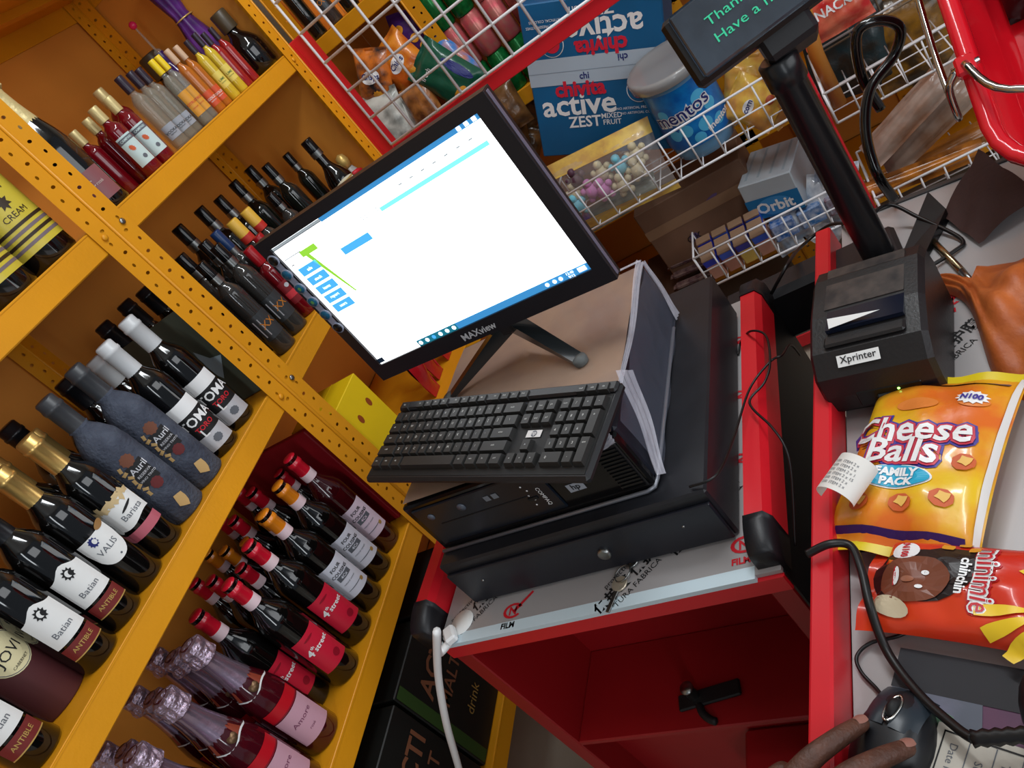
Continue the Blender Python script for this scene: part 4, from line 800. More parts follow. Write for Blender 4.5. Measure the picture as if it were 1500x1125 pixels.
# rails left and right with black end caps
def rail(y, nm, px0=.03, L=.50, h=.038, par=None, w_=.026, cap=True):
    mb = MB(); prof = [(y - w_ - .007, -.014), (y - w_ - .006, h - .012), (y - w_, h), (y, h), (y + .001, h - .003), (y + .001, -.014)]
    n = len(prof); vs = [(px0, a, b) for a, b in prof] + [(px0 + L, a, b) for a, b in prof]
    mb.add(vs, [tuple(range(n))[::-1], tuple(range(n, 2 * n))] + [(i, (i + 1) % n, (i + 1) % n + n, i + n) for i in range(n)])
    part('rail', mb, red, par)
    if cap:
        for s, x0 in ((-1, px0), (1, px0 + L)):
            mb = MB(); k = 8
            vs = []; fs = []
            for q in range(k + 1):
                t_ = q / k; dx = s * (.046 * math.sin(t_ * math.pi / 2)); dz = -.016 * (1 - math.cos(t_ * math.pi / 2))
                for a, b in prof: vs.append((x0 + dx, a + (a - (y - w_ / 2)) * .08, (b if b < 0 else b * 1.05 + dz)))
            for q in range(k):
                for i in range(n): fs.append((q * n + i, q * n + (i + 1) % n, (q + 1) * n + (i + 1) % n, (q + 1) * n + i))
            fs.append(tuple(range(n))); fs.append(tuple(k * n + i for i in range(n)))
            mb.add(vs, fs, 0, True); part('end_cap', mb, blk, par, label='black plastic end cap')
rail(-.006, 'r', px0=.052, L=.42, par=ct, w_=.022); rail(WA + .034, 'l', px0=.052, L=.42, par=ct, w_=.022)
# printed protective film: words and logos
fA = lambda u, v: (v, -u, .0006)
def filmprint(mb, fn, cx, cy, rot, rows):
    c, s = math.cos(rot), math.sin(rot)
    for txt, size, mi, du, dv, b in rows: mb.text(txt, size, fn, mi, rot=rot, off=(cx + du * c - dv * s, cy + du * s + dv * c), bold=b)
mb = MB()
for i, (cx, cy) in enumerate([(-.165, .040), (-.43, .045), (-.062, .10)]):
    filmprint(mb, fA, cx, cy, .75, [('protective film', .0115, 0, 0, .016, .0), ('保护膜 保护膜', .020, 0, 0, 0, .03), ('TURA FABRICA', .012, 0, 0, -.018, .0)])
def logo(mb, fn, cx, cy, s=1):
    for k in range(14):
        a = k / 13 * 5.2 + .4; b = (k + 1) / 13 * 5.2 + .4
        if k < 13: mb.add([fn(cx + s * r * math.cos(q), cy + s * r * .7 * math.sin(q)) for q, r in ((a, .017), (b, .017), (b, .012), (a, .012))], [(0, 1, 2, 3)], 1)
    mb.text('N', .018 * s, fn, 1, off=(cx, cy), bold=.03); mb.add([fn(cx + s * x, cy + s * y) for x, y in ((.0, .0), (.028, .026), (.031, .023), (.004, -.003))], [(0, 1, 2, 3)], 1); mb.text('FILM', .012 * s, fn, 1, off=(cx - .004, cy - .022 * s), bold=.04)
logo(mb, fA, -.35, .028); logo(mb, fA, -.012, .045)
for k in range(3): mb.text('N', .022, lambda u, v: (v, -u, .0006), 1, off=(-.012, .18 + .12 * k), rot=1.2, bold=.03)
cp('film_print', mb, [ink, inkr])
mb = MB().lathe([(.020, 0), (.020, .001), (.0001, .0011)], 20, M=Matrix.Translation((.028, WA - .035, .0008))); cp('light_spot', mb, P('light spot white', (240, 240, 238), rough=.6))  # white disc painted in as the bright spot of light on the film
solo('cable_plug', MB().bev(-.012, .016, -.009, .009, 0, .013, .003, M=Matrix.Translation((.585, .738, DZ + .0015)) @ Matrix.Rotation(.5, 4, 'Z')), whitep, 'small white cable plug at the left corner of the counter', 'plug')
# latch on the compartment floor
t = thing('latch', 'black lock plate with steel cylinder lying on the red compartment floor', 'latch', M=MA @ Matrix.Translation((.045, .225, -.313)) @ Matrix.Rotation(.15, 4, 'Z'))
part('plate', MB().bev(-.012, .014, -.055, .045, 0, .006, .002), ink, t)
part('cylinder', MB().lathe([(.009, 0), (.009, .018), (.0105, .02), (.0105, .024), (.0001, .024)], 16, M=Matrix.Translation((.006, .018, .006))), steel, t)
part('hook', MB().tube(smooth([(-.01, .012, .004), (-.024, .008, .005), (-.036, -.002, .004), (-.042, -.012, .003)], 4), [.006] * 12 + [.003], 8), ink, t)
# desk keys
kq = at(905, 858, 'z', DZ + .006)
t = thing('key_bunch', 'small steel keys on a ring lying at the front edge of the counter', 'keys', M=Matrix.Translation((kq.x + .005, kq.y, DZ + .001)) @ Matrix.Rotation(2.75, 4, 'Z') @ Matrix.Scale(1.25, 4))
part('tag', MB().bev(-.034, -.022, -.005, .005, .0008, .003, .001), P('amber tag', (120, 86, 50), rough=.4), t)
mb = MB().lathe([(.0085, 0), (.009, .0008), (.009, .0016), (.0085, .0022)], 18); part('key_bow', mb, P('nickel', (214, 202, 180), rough=.3, metal=.7), t)
part('key_blade', MB().bev(.007, .032, -.0026, .0026, .0002, .002, .0005).box(.014, .017, .0026, .0042, .0004, .0018).box(.021, .025, .0026, .0038, .0004, .0018), steel, t)
part('ring', MB().tube([(-.011 + .010 * math.cos(a), .010 * math.sin(a), .003 + .002 * math.sin(a)) for a in [k * math.pi / 8 for k in range(16)]], .0008, 6, close=True), steel, t)
part('key_bow', MB().lathe([(.0085, 0), (.009, .0008), (.009, .0016), (.0085, .0022)], 18, M=Matrix.Translation((-.027, .003, .0005))), steel, t)
# ---------------------------------------------------------------- cash drawer, PC, keyboard, monitor
MC = Matrix.Translation((.610, .3005, DZ)) @ Matrix.Rotation(TA, 4, 'Z')
t = thing('cash_drawer', 'wide black steel cash drawer under the computer case', 'cash drawer', M=MC)
part('housing', MB().bev(.004, .43, 0, .412, .002, .086, .003), blkm, t)
part('drawer_front', MB().bev(-.002, .0035, .004, .408, .004, .070, .0015), P('navy black face', (26, 28, 36), rough=.35), t)
mb = MB()
for y in (.06, .35): mb.lathe([(.004, 0), (.004, .002), (.0001, .0025)], 10, M=frame((-.0022, y, .05), (0, 1, 0), (0, 0, 1), (-1, 0, 0)))
part('lock', MB().lathe([(.009, 0), (.009, .004), (.007, .005), (.0001, .005)], 16, M=frame((-.002, .166, .036), (0, 1, 0), (0, 0, 1), (-1, 0, 0))), steel, t)
for y in (.05, .36): part('rivet', MB().lathe([(.002, 0), (.0016, .001), (.0001, .0014)], 8, M=frame((-.002, y, .045), (0, 1, 0), (0, 0, 1), (-1, 0, 0))), steel, t)
TP = math.radians(-4.2); PZ = DZ + .0865
MP = Matrix.Translation((.6435, .3605, PZ)) @ Matrix.Rotation(TP, 4, 'Z')
pw, pd, ph = .345, .345, .0985
t = thing('desktop_computer', 'flat black desktop computer case wrapped in clear film, tan top', 'computer', M=MP)
part('case', MB().bev(.012, pd, 0, pw, .001, ph, .004), P('dark case', (30, 33, 44), rough=.35, vary=.3, vs=12), t)
part('top_sheet', MB().grid(lambda a, b: (.006 + a * (pd - .012), .004 + b * (pw - .008), ph + .0012 + .0006 * math.sin(a * 23 + b * 7)), 16, 16), P('tan wrapped card', (158, 132, 114), rough=.4, c2=(140, 116, 106), vs=9, coat=.3, bump=.2, bs=30), t, label='tan card sheet under the film')
part('front_panel', MB().bev(0, .012, 0, pw, .001, ph - .002, .003), blkg, t)
part('drive_bay', MB().bev(-.003, .001, pw - .225, pw - .012, .014, ph - .010, .0015), P('navy gloss', (16, 24, 34), rough=.2), t)
part('drive_slot', MB().box(-.0036, -.0028, pw - .19, pw - .04, .052, .0535), P('seam', (5, 6, 8), rough=.5), t)
part('eject_button', MB().bev(-.0045, -.003, pw - .20, pw - .185, .044, .049, .0005), P('seam', (5, 6, 8)), t)
for y, z, r_ in ((pw - .035, .070, .0055), (pw - .090, .070, .0065)): part('button', MB().lathe([(r_, 0), (r_, .001), (.0001, .0014)], 14, M=frame((-.003, y, z), (0, 1, 0), (0, 0, 1), (-1, 0, 0))), P('dim blue grey', (86, 92, 104), rough=.3), t)
fp = lambda u, v: (-.0036, -u, v)
mb = MB()
for y in (pw - .135, pw - .148): mb.rect(-y - .0045, -y + .0045, .066, .075, fp, 0)
for k in range(5): mb.blob(-(pw - .19) + .004 * (k % 2), .035 + .009 * k, .0014, .0014, fp, 1, n=8)
mb.text('COMPAQ', .008, fp, 1, rot=-1.57, off=(-(pw - .208), .045))
part('ports', mb, [P('port grey', (110, 116, 124)), whitep], t)
mb = MB(); fq = lambda u, v: (-.0006, -u, v); mb.rect(-.103, -.079, .034, .048, fq, 0); mb.text('hp', .013, lambda u, v: (-.001, -u, v), 1, off=(-.091, .041), bold=.02)
part('badge', mb, [P('badge', (150, 155, 165), rough=.3), ink], t)
part('grille', MB().bev(-.002, .001, .006, .040, .010, ph - .012, .001), P('grille black', (14, 14, 15), rough=.6), t, label='ribbed black speaker grille')
for k in range(12): part('rib', MB().box(-.0045, -.001, .008, .038, .014 + k * .006, .0165 + k * .006), blkg, t)
# silver bezel strip along the foot and front corner
part('bezel_strip', MB().tube([(-.004, pw, .003), (-.004, .012, .003), (-.001, .002, .004), (.01, -.002, .006), (.30, -.002, .003)], .0028, 8), P('silver trim', (128, 130, 138), rough=.3, metal=.5), t)
# stretch film bunched along the edges
def filmrib(p0, p1, w0, w1, nrm, wig=.004, seed=0):
    rnd = random.Random(seed); p0, p1, nrm = Vector(p0), Vector(p1), Vector(nrm); ax = (p1 - p0).normalized(); sd = ax.cross(nrm).normalized()
    mb = MB(); k = [rnd.random() * 6 for _ in range(4)]
    mb.grid(lambda a, b: tuple(p0.lerp(p1, a) + sd * ((b - .5) * (w0 + (w1 - w0) * a) + wig * math.sin(7 * a + k[0])) + nrm * (.002 + .0015 * math.sin(b * 17 + k[1] + 2 * a))), 20, 10); return mb
part('film_fold', filmrib((pd, 0, ph + .001), (.07, 0, ph + .001), .012, .005, (0, -.7, .7), .002, 1), film_fold, t)
part('film_fold', filmrib((pd, .0, ph + .002), (pd, .22, ph + .002), .016, .004, (.5, 0, .86), .002, 2), film_fold, t)
part('film_fold', filmrib((pd, -.003, ph), (pd - .02, -.006, .004), .014, .026, (.0, -1, 0), .002, 3), film_fold, t)
part('film_fold', filmrib((.11, -.001, ph), (.012, -.007, .008), .034, .020, (-.2, -1, 0), .003, 4), film_fold, t)
part('film_fold', filmrib((-.004, .052, ph - .004), (-.004, .0, ph - .002), .010, .014, (-1, 0, .3), .002, 5), film_fold, t)
part('film_sheet', MB().grid(lambda a, b: (.02 + a * (pd - .03), -.006 - .002 * math.sin(a * 19 + 3 * b), .004 + b * (ph - .004)), 16, 5), P('film side sheet', (170, 176, 200), rough=.12, alpha=.12, bump=.8, bs=25), t)
# keyboard
sc = .868
kc = Vector((.813, .627, -.543)) * sc
def rotm(a, b, c): return Matrix.Rotation(a, 3, 'Z') @ Matrix.Rotation(b, 3, 'Y') @ Matrix.Rotation(c, 3, 'X')
KR = rotm(.422, 1.446, .767)
kx, ky, kz = -(KR @ Vector((0, 1, 0))), KR @ Vector((0, 0, 1)), -(KR @ Vector((1, 0, 0)))   # right, up, normal
if kz.z < 0: kz = -kz
MK = frame(kc, kx, ky, kx.cross(ky)); kw, kh = .45 * sc, .155 * sc
sgn = 1 if kx.cross(ky).z > 0 else -1
t = thing('keyboard', 'black full-size keyboard with hp badge lying askew on the computer', 'keyboard', M=MK)
kblk = P('keyboard black', (27, 27, 30), rough=.4, bump=.05, bs=300)
part('base', MB().bev(-kw / 2, kw / 2, -kh / 2, kh / 2, -.018, -.006, .004).bev(-kw / 2 + .002, kw / 2 - .002, kh / 2 - .017, kh / 2 - .001, -.008, -.001, .003), kblk, t)
part('key_well', MB().box(-kw / 2 + .006, kw / 2 - .006, -kh / 2 + .006, kh / 2 - .019, -.0062, -.0055), P('key well', (10, 10, 11), rough=.6), t)
U = (kw - .018) / 22.6; keymesh = {}; VP_ = .0192
def key(cx, cy, wu, hu=1):
    k = (wu, hu)
    if k not in keymesh:
        a, b = wu * U / 2 - .0007, (hu * VP_ / 2 if hu != .8 else .0075) - .0008; mb = MB()
        vs = [(sx * a, sy * b, 0) for sx, sy in ((-1, -1), (1, -1), (1, 1), (-1, 1))] + [(sx * (a - .0018), sy * (b - .0018) + .0004, .0065) for sx, sy in ((-1, -1), (1, -1), (1, 1), (-1, 1))]
        mb.add(vs, [(0, 1, 5, 4), (1, 2, 6, 5), (2, 3, 7, 6), (3, 0, 4, 7), (4, 5, 6, 7)]); keymesh[k] = mk('keyboard_key', mb, P('key black', (34, 33, 32), rough=.45))
    put('key', keymesh[k], t, Matrix.Translation((cx, cy, -.0055)))
letters = MB(); lf = lambda u, v: (u, v, .0014)
ry = lambda r_: kh / 2 - .0115 if r_ == 0 else kh / 2 - .0325 - (r_ - 1) * VP_
rows = [
 [(1, 'Esc'), None, (1, 'F1'), (1, 'F2'), (1, 'F3'), (1, 'F4'), .5, (1, 'F5'), (1, 'F6'), (1, 'F7'), (1, 'F8'), .5, (1, 'F9'), (1, 'F10'), (1, 'F11'), (1, 'F12')],
 [(1, '`')] + [(1, c) for c in '1234567890-='] + [(2, 'back')], [(1.5, 'tab')] + [(1, c) for c in 'QWERTYUIOP[]'] + [(1.5, '\\')],
 [(1.75, 'caps')] + [(1, c) for c in 'ASDFGHJKL;' + "'"] + [(2.25, 'enter')], [(2.25, 'shift')] + [(1, c) for c in 'ZXCVBNM,./'] + [(2.75, 'shift')],
 [(1.25, 'ctrl'), (1.25, 'win'), (1.25, 'alt'), (6.25, ''), (1.25, 'alt'), (1.25, 'win'), (1.25, 'fn'), (1.25, 'ctrl')]]
X0 = -kw / 2 + .009; YT = kh / 2 - .010
for r_, row in enumerate(rows):
    y = YT - (r_ + .5) * U - (.35 * U if r_ else 0) + .0; x = X0
    y = ry(r_)
    for k in row:
        if k is None: x += U; continue
        if isinstance(k, float): x += k * U; continue
        key(x + k[0] * U / 2, y, k[0], 1 if r_ else .8); 
        if k[1]: letters.text(k[1], .0052 if len(k[1]) == 1 else .0034, lf, 0, off=(x + k[0] * U / 2 - .001, y + .001))
        x += k[0] * U
x = X0 + 15.3 * U
for r_, names in ((1, ('ins', 'hm', 'pu')), (2, ('del', 'end', 'pd'))):
    for k, n_ in enumerate(names): key(x + (k + .5) * U, ry(r_), 1); letters.text(n_, .0036, lf, 0, off=(x + (k + .5) * U, ry(r_)))
key(x + 1.5 * U, ry(4), 1); letters.text('^', .005, lf, 0, off=(x + 1.5 * U, ry(4)))
for k in range(3): key(x + (k + .5) * U, ry(5), 1); letters.text('<v>'[k], .004, lf, 0, off=(x + (k + .5) * U, ry(5)))
x = X0 + 18.6 * U
for r_, names in ((1, ('num', '/', '*', '-')), (2, '789'), (3, '456'), (4, '123')):
    for k, n_ in enumerate(names): key(x + (k + .5) * U, ry(r_), 1); letters.text(n_, .0052 if len(n_) == 1 else .0034, lf, 0, off=(x + (k + .5) * U, ry(r_)))
key(x + 3.5 * U, (ry(2) + ry(3)) / 2, 1, 2); key(x + 3.5 * U, (ry(4) + ry(5)) / 2, 1, 2); key(x + U, ry(5), 2); key(x + 2.5 * U, ry(5), 1)
letters.text('+', .006, lf, 0, off=(x + 3.5 * U, ry(2))); letters.text('ent', .004, lf, 0, off=(x + 3.5 * U, ry(4))); letters.text('0', .0052, lf, 0, off=(x + .6 * U, ry(5))); letters.text('.', .006, lf, 0, off=(x + 2.5 * U, ry(5)))
for k in range(3): key(x + (k + 1.4) * U, kh / 2 - .0115, 1, .8); letters.text(('mail', 'calc', 'slp')[k], .0034, lf, 0, off=(x + (k + 1.4) * U, kh / 2 - .0115))
part('key_lettering', letters, P('key print', (200, 200, 196), rough=.5), t, kind='stuff')
xb = X0 + 15.3 * U
mb = MB().rect(xb + .9 * U, xb + 2.3 * U, ry(3) - .0052, ry(3) + .0052, lambda u, v: (u, v, -.0045), 0); mb.blob(xb + 1.6 * U, ry(3), .0045, .0045, lambda u, v: (u, v, -.0042), 1, n=18); mb.text('hp', .008, lambda u, v: (u, v, -.0038), 0, off=(xb + 1.6 * U, ry(3)), bold=.02)
part('badge', mb, [P('pale badge', (196, 192, 190), rough=.3, metal=.2), inkg], t)
# monitor
mc = Vector((.864, .534, -.295)); my = -.135
MM = Matrix.Translation(mc) @ Matrix.Rotation(my, 4, 'Z') @ Matrix.Rotation(.022, 4, 'Y')
t = thing('monitor', 'black flat monitor showing a bright white sales page, on V-shaped legs', 'monitor', M=MM)
mw, mh = .435, .277
SX0, SX1, SY0, SY1 = -.198, .196, -.112, .122
mb = MB()   # bezel frame with screen opening
o_ = [(-mw / 2, -mh / 2), (mw / 2, -mh / 2), (mw / 2, mh / 2), (-mw / 2, mh / 2)]; i_ = [(SX0, SY0), (SX1, SY0), (SX1, SY1), (SX0, SY1)]
vs = [(0, -u, v) for u, v in o_] + [(0, -u, v) for u, v in i_] + [(.004, -u, v) for u, v in i_] + [(.020, -u, v) for u, v in o_]
mb.add(vs, [(k, (k + 1) % 4, (k + 1) % 4 + 4, k + 4) for k in range(4)] + [(k + 4, (k + 1) % 4 + 4, (k + 1) % 4 + 8, k + 8) for k in range(4)] + [(k, k + 12, (k + 1) % 4 + 12, (k + 1) % 4) for k in range(4)])
part('bezel', mb, P('bezel black', (26, 25, 31), rough=.35), t)
part('side_edge', MB().bev(.0006, .0195, -mw / 2 - .0006, -mw / 2 + .001, -mh / 2 + .001, mh / 2 - .001, .0004), P('bezel black', (26, 25, 31)), t)
part('housing', MB().bev(.019, .040, -mw / 2 + .008, mw / 2 - .008, -mh / 2 + .008, mh / 2 - .008, .006), blk, t)
part('edge_trim', MB().bev(.006, .0125, -mw / 2 - .0015, -mw / 2 + .0005, -mh / 2 + .003, mh / 2 - .003, .0006), P('grey edge', (104, 98, 116), rough=.3), t)
def em(n, c, s): return P(n, c, rough=.6, emit=c, es=s)
e_w = em('screen white', (250, 253, 255), 2.2); e_b = em('screen blue', (58, 140, 200), .75); e_c = em('screen cyan', (120, 215, 240), 1.1); e_lb = em('screen button blue', (70, 165, 235), 1.0); e_g = em('screen green', (140, 205, 60), .9); e_gr = em('screen grey', (150, 160, 165), .8); e_d = em('screen dark', (20, 40, 60), .4); e_t = em('taskbar teal', (24, 110, 130), .8)
SM = [e_w, e_b, e_c, e_lb, e_g, e_gr, e_d, e_t]
sf = lambda l: (lambda u, v: (.0036 - l * .0004, -u, v)); w_, h_ = SX1 - SX0, SY1 - SY0
part('screen', MB().rect(SX0, SX1, SY0, SY1, sf(0), 0), e_w, t)
mb = MB()
def SR(x0, x1, y0, y1, mi, l=1): mb.rect(SX0 + x0 * w_, SX0 + x1 * w_, SY1 - y1 * h_, SY1 - y0 * h_, sf(l), mi)
SR(.27, 1, 0, .030, 1); SR(0, .27, .004, .022, 5); SR(0, .27, .020, .024, 6, 2)
for k in range(3): SR(.91 + .03 * k, .925 + .03 * k, .004, .026, 0, 2)
SR(.50, .97, .135, .160, 2); SR(.32, .50, .150, .162, 5, 2) if False else None
for k in range(7): SR(.62 + .05 * k, .635 + .05 * k, .085, .092, 5)
mb.text('sales point', .012, sf(1), 5, off=(SX0 + .43 * w_, SY1 - .135 * h_)); SR(.38, .50, .185, .187, 5)
SR(.25, .395, .215, .262, 3)
SR(.09, .175, .105, .145, 4); mb.add([sf(1)(SX0 + x * w_, SY1 - y * h_) for x, y in ((.105, .145), (.125, .145), (.175, .48), (.168, .48))], [(0, 1, 2, 3)], 4)
for k in range(5):
    SR(.025, .125, .19 + .075 * k, .248 + .075 * k, 3)
    mb.text(['sale', 'stock', 'items', 'report', 'users'][k], .007, sf(2), 0, off=(SX0 + .075 * w_, SY1 - (.219 + .075 * k) * h_))
SR(.01, .10, .10, .106, 5); SR(.018, .03, .15, .156, 6)
SR(.22, 1, .955, 1, 1); SR(.22, .42, .955, 1, 7, 2); SR(.0, .22, .955, 1, 0, 2); SR(.0, .03, .955, .99, 6, 3)
for k in range(6): mb.blob(SX0 + (.235 + .034 * k) * w_, SY1 - .978 * h_, .0034, .0034, sf(3), 0 if k != 2 else 3, n=10)
for x in (.83, .86, .885): mb.blob(SX0 + x * w_, SY1 - .978 * h_, .003, .003, sf(3), 0, n=8)
mb.text('12:40', .0055, sf(3), 0, off=(SX0 + .925 * w_, SY1 - .968 * h_)); mb.text('9/12', .0055, sf(3), 0, off=(SX0 + .925 * w_, SY1 - .99 * h_)); SR(.955, .985, .962, .99, 0, 3)
part('screen_page', mb, SM, t)
bf = lambda u, v: (-.0006, -u, v)
mb = MB().text('MAXview', .0155, bf, 0, off=(-.006, -mh / 2 + .012), bold=.02); part('logo', mb, P('silver print', (190, 192, 196), rough=.4), t)
# strip of round blue stickers along the left bezel
mb = MB()
mb.add([(-.0008, -(SX0 - .0085 + dx), v) for dx, v in ((-.006, .112), (.006, .112), (.006, -.028), (-.006, -.028))], [(0, 1, 2, 3)], 0)
part('sticker_strip', mb, P('grey strip', (142, 148, 168), rough=.3), t)
for k in range(6):
    mb = MB().lathe([(.0095, 0), (.0095, .0012), (.0001, .0014)], 18, 0, M=frame((-.001, -(SX0 - .0085), .107 - .0265 * k), (0, 1, 0), (0, 0, 1), (-1, 0, 0)))
    mb.lathe([(.0075, .0013), (.0075, .0018), (.0001, .002)], 18, 1, M=frame((-.001, -(SX0 - .0085), .107 - .0265 * k), (0, 1, 0), (0, 0, 1), (-1, 0, 0)))
    if k in (2, 3): mb.blob(-.0, 0, .003, .003, lambda u, v: (-.0034, -(SX0 - .0085) - u, .107 - .0265 * k + v), 2, n=10)
    part('round_sticker', mb, [P('grey strip', (142, 148, 168)), P('black dot', (8, 8, 12), rough=.3) if k in (0, 5) else P('blue dot', (20, 96, 130), rough=.3), P('green dot', (96, 160, 90), rough=.4)], t)
# stand
inv = MM.inverted(); tz = PZ + ph + .0035
ta, tb = at(852, 530, 'z', tz), at(662, 584, 'z', tz)
neck0 = Vector((.03, -.0, -mh / 2 + .03)); hub = inv @ Vector((.905, .515, tz + .055))
part('neck', MB().bev(.030, .052, -.022, .022, -mh / 2 - .030, -.03, .004), blk, t)
def leg(tip, m2):
    tipl = inv @ tip; d = tipl - hub; mb = MB(); sd = d.cross(Vector((0, 0, 1))).normalized() * .011; upv = Vector((0, 0, .013))
    vs = [hub - sd + upv, hub + sd + upv, hub + sd - upv, hub - sd - upv, tipl - sd * .8 + upv * .55, tipl + sd * .8 + upv * .55, tipl + sd * .8, tipl - sd * .8]
    mb.add(vs, [(0, 1, 2, 3), (4, 7, 6, 5), (0, 4, 5, 1), (1, 5, 6, 2), (2, 6, 7, 3), (3, 7, 4, 0)]); part('leg', mb, m2, t)
    part('foot', MB().lathe([(.010, 0), (.011, .004), (.010, .010), (.0001, .012)], 14, M=Matrix.Translation(tipl - Vector((0, 0, .0015)))), P('grey rubber', (96, 100, 100), rough=.6), t)
leg(ta, P('leg gloss', (32, 36, 38), rough=.15, coat=.6)); leg(tb, P('leg gloss', (32, 36, 38)))
# ---------------------------------------------------------------- counter B
TB = math.radians(-8.6)
MBm = Matrix.Translation((.20, .2365, DZ)) @ Matrix.Rotation(TB, 4, 'Z')
cb = thing('counter', 'second counter on the right with grey film top and red side rail', 'counter', M=MBm)
part('top', MB().box(-.1, .96, -.66, 0, -.006, 0), film, cb)
part('top_edge', MB().bev(.955, .965, -.66, 0, -.03, .003, .001), P('dark edge', (60, 58, 58), rough=.5), cb)
part('side_panel', MB().box(-.1, .94, -.006, 0, -.72, -.007), P('black panel and gap shade', (14, 12, 14), rough=.5), cb)  # its black carries the shade of the gap between the rails
part('back_panel', MB().box(.93, .94, -.66, -.006, -.72, -.007), P('black panel and gap shade', (14, 12, 14)), cb)
mb = MB(); prof = [(.0245, -.06), (.0245, .037), (.0225, .038), (.0055, .038), (.003, .036), (.001, .0)]; n = len(prof)
for (x0, x1) in ((-.15, .905),):
    mb.add([(x0, a, b) for a, b in prof] + [(x1, a, b) for a, b in prof], [tuple(range(n))[::-1], tuple(range(n, 2 * n))] + [(i, (i + 1) % n, (i + 1) % n + n, i + n) for i in range(n)])
part('rail', mb, red, cb)
mb = MB(); fB = lambda u, v: (v, -u, .0006)
filmprint(mb, fB, .118, .62, .7, [('HR. 保护膜', .02, 0, 0, 0, .02), ('FABRICA', .012, 0, 0, -.02, 0)]); logo(mb, fB, .128, .70, .9); logo(mb, fB, .235, .47, 1.0)
filmprint(mb, fB, .052, .53, .9, [('TURA', .02, 0, 0, 0, 0)]); mb.blob(.215, .36, .006, .02, fB, 2, rot=-.4, wob=.25, n=11); mb.blob(.222, .33, .004, .016, fB, 2, rot=.3, wob=.3, n=9)
part('film_print', mb, [ink, inkr, P('brown stain', (104, 98, 88), rough=.6)], cb)
ZB = DZ + .0006
# receipt printer
MPn = Matrix.Translation((.802, .083, ZB)) @ Matrix.Rotation(math.radians(-14), 4, 'Z') @ Matrix.Scale(.90, 4)
t = thing('receipt_printer', 'black thermal receipt printer with white name label, on the right counter', 'printer', M=MPn)
pb = P('printer black', (30, 28, 29), rough=.4, vary=.25, vs=10, bump=.08, bs=250)
a, b, hh = .095, .072, .118
sec = lambda k, z: None
mb = MB(); prof = [(-a + .018, 0), (-a + .002, .018), (-a, .045), (-a + .004, .075), (-a + .03, .098), (-.01, .112), (.06, .118), (a - .01, .112), (a, .08), (a, .004), (a - .004, 0)]
n = len(prof)
def ring(y, s): return [(x * s + (0 if s == 1 else 0), y, .002 + z * s) for x, z in prof]
R_ = [ring(-b, .93), ring(-b + .006, 1), ring(b - .006, 1), ring(b, .93)]
vs = sum(R_, []); fs = [tuple(range(n)), tuple(range(3 * n, 4 * n))[::-1]]
for q in range(3): fs += [(q * n + i, (q + 1) * n + i, (q + 1) * n + (i + 1) % n, q * n + (i + 1) % n) for i in range(n)]
mb.add(vs, fs, 0, False); part('housing', mb, pb, t)
part('paper_cover', MB().add([(.0, -.05, .1165), (.0, .05, .1165), (.078, .05, .1205), (.078, -.05, .1205), (.0, -.05, .110), (.0, .05, .110), (.078, .05, .112), (.078, -.05, .112)], [(0, 1, 2, 3)[::-1], (0, 4, 5, 1), (1, 5, 6, 2), (2, 6, 7, 3), (3, 7, 4, 0)]), P('cover camo', (70, 62, 58), rough=.4, c2=(34, 32, 34), vs=34), t)
part('paper_slot', MB().box(-.040, -.004, -.050, .046, .1085, .1145), P('navy slot', (18, 24, 40), rough=.2), t)
part('receipt_stub', MB().add([(-.040, .040, .117), (-.022, .043, .119), (-.033, -.025, .121), (-.038, .02, .118)], [(0, 1, 2, 3)]), white, t, label='torn white paper stub')
part('cutter_cover', MB().bev(-.062, -.042, -.05, .05, .102, .108, .003), pb, t)
sl = Vector((.03 - .0, 0, .023)).normalized()
nf = Vector((-.023, 0, .030)).normalized()
lfn = lambda u, v: tuple(Vector((-a + .0175, -u + .01, .0885 + .0025)) + Vector((.026, 0, .023)).normalized() * v + nf * .0012)
lfn2 = lambda u, v: tuple(Vector((-a + .0175, -u + .01, .0885 + .0025)) + Vector((.026, 0, .023)).normalized() * v + nf * .002)
mb = MB().rect(-.026, .026, -.0075, .0075, lfn, 0); mb.text('Xprinter', .0125, lfn2, 1, bold=.01); part('label', mb, [white, ink], t, label='white paper name label')
part('front_recess', MB().bev(-a - .001, -a + .006, -.05, .03, .024, .050, .002), P('recess black', (12, 12, 13), rough=.3), t)
part('button', MB().bev(-a - .003, -a, -.012, .006, .030, .040, .002), P('grey button', (52, 58, 60), rough=.35), t)
part('led', MB().lathe([(.0018, 0), (.0012, .0012), (.0001, .0014)], 8, M=frame((-a - .0012, -.022, .044), (0, 1, 0), (0, 0, 1), (-1, 0, 0))), em('green led', (160, 255, 120), 3), t)
# receipt curling over the rail
Mr = Matrix.Translation((.652, .180, DZ + .046)); rc = MB()
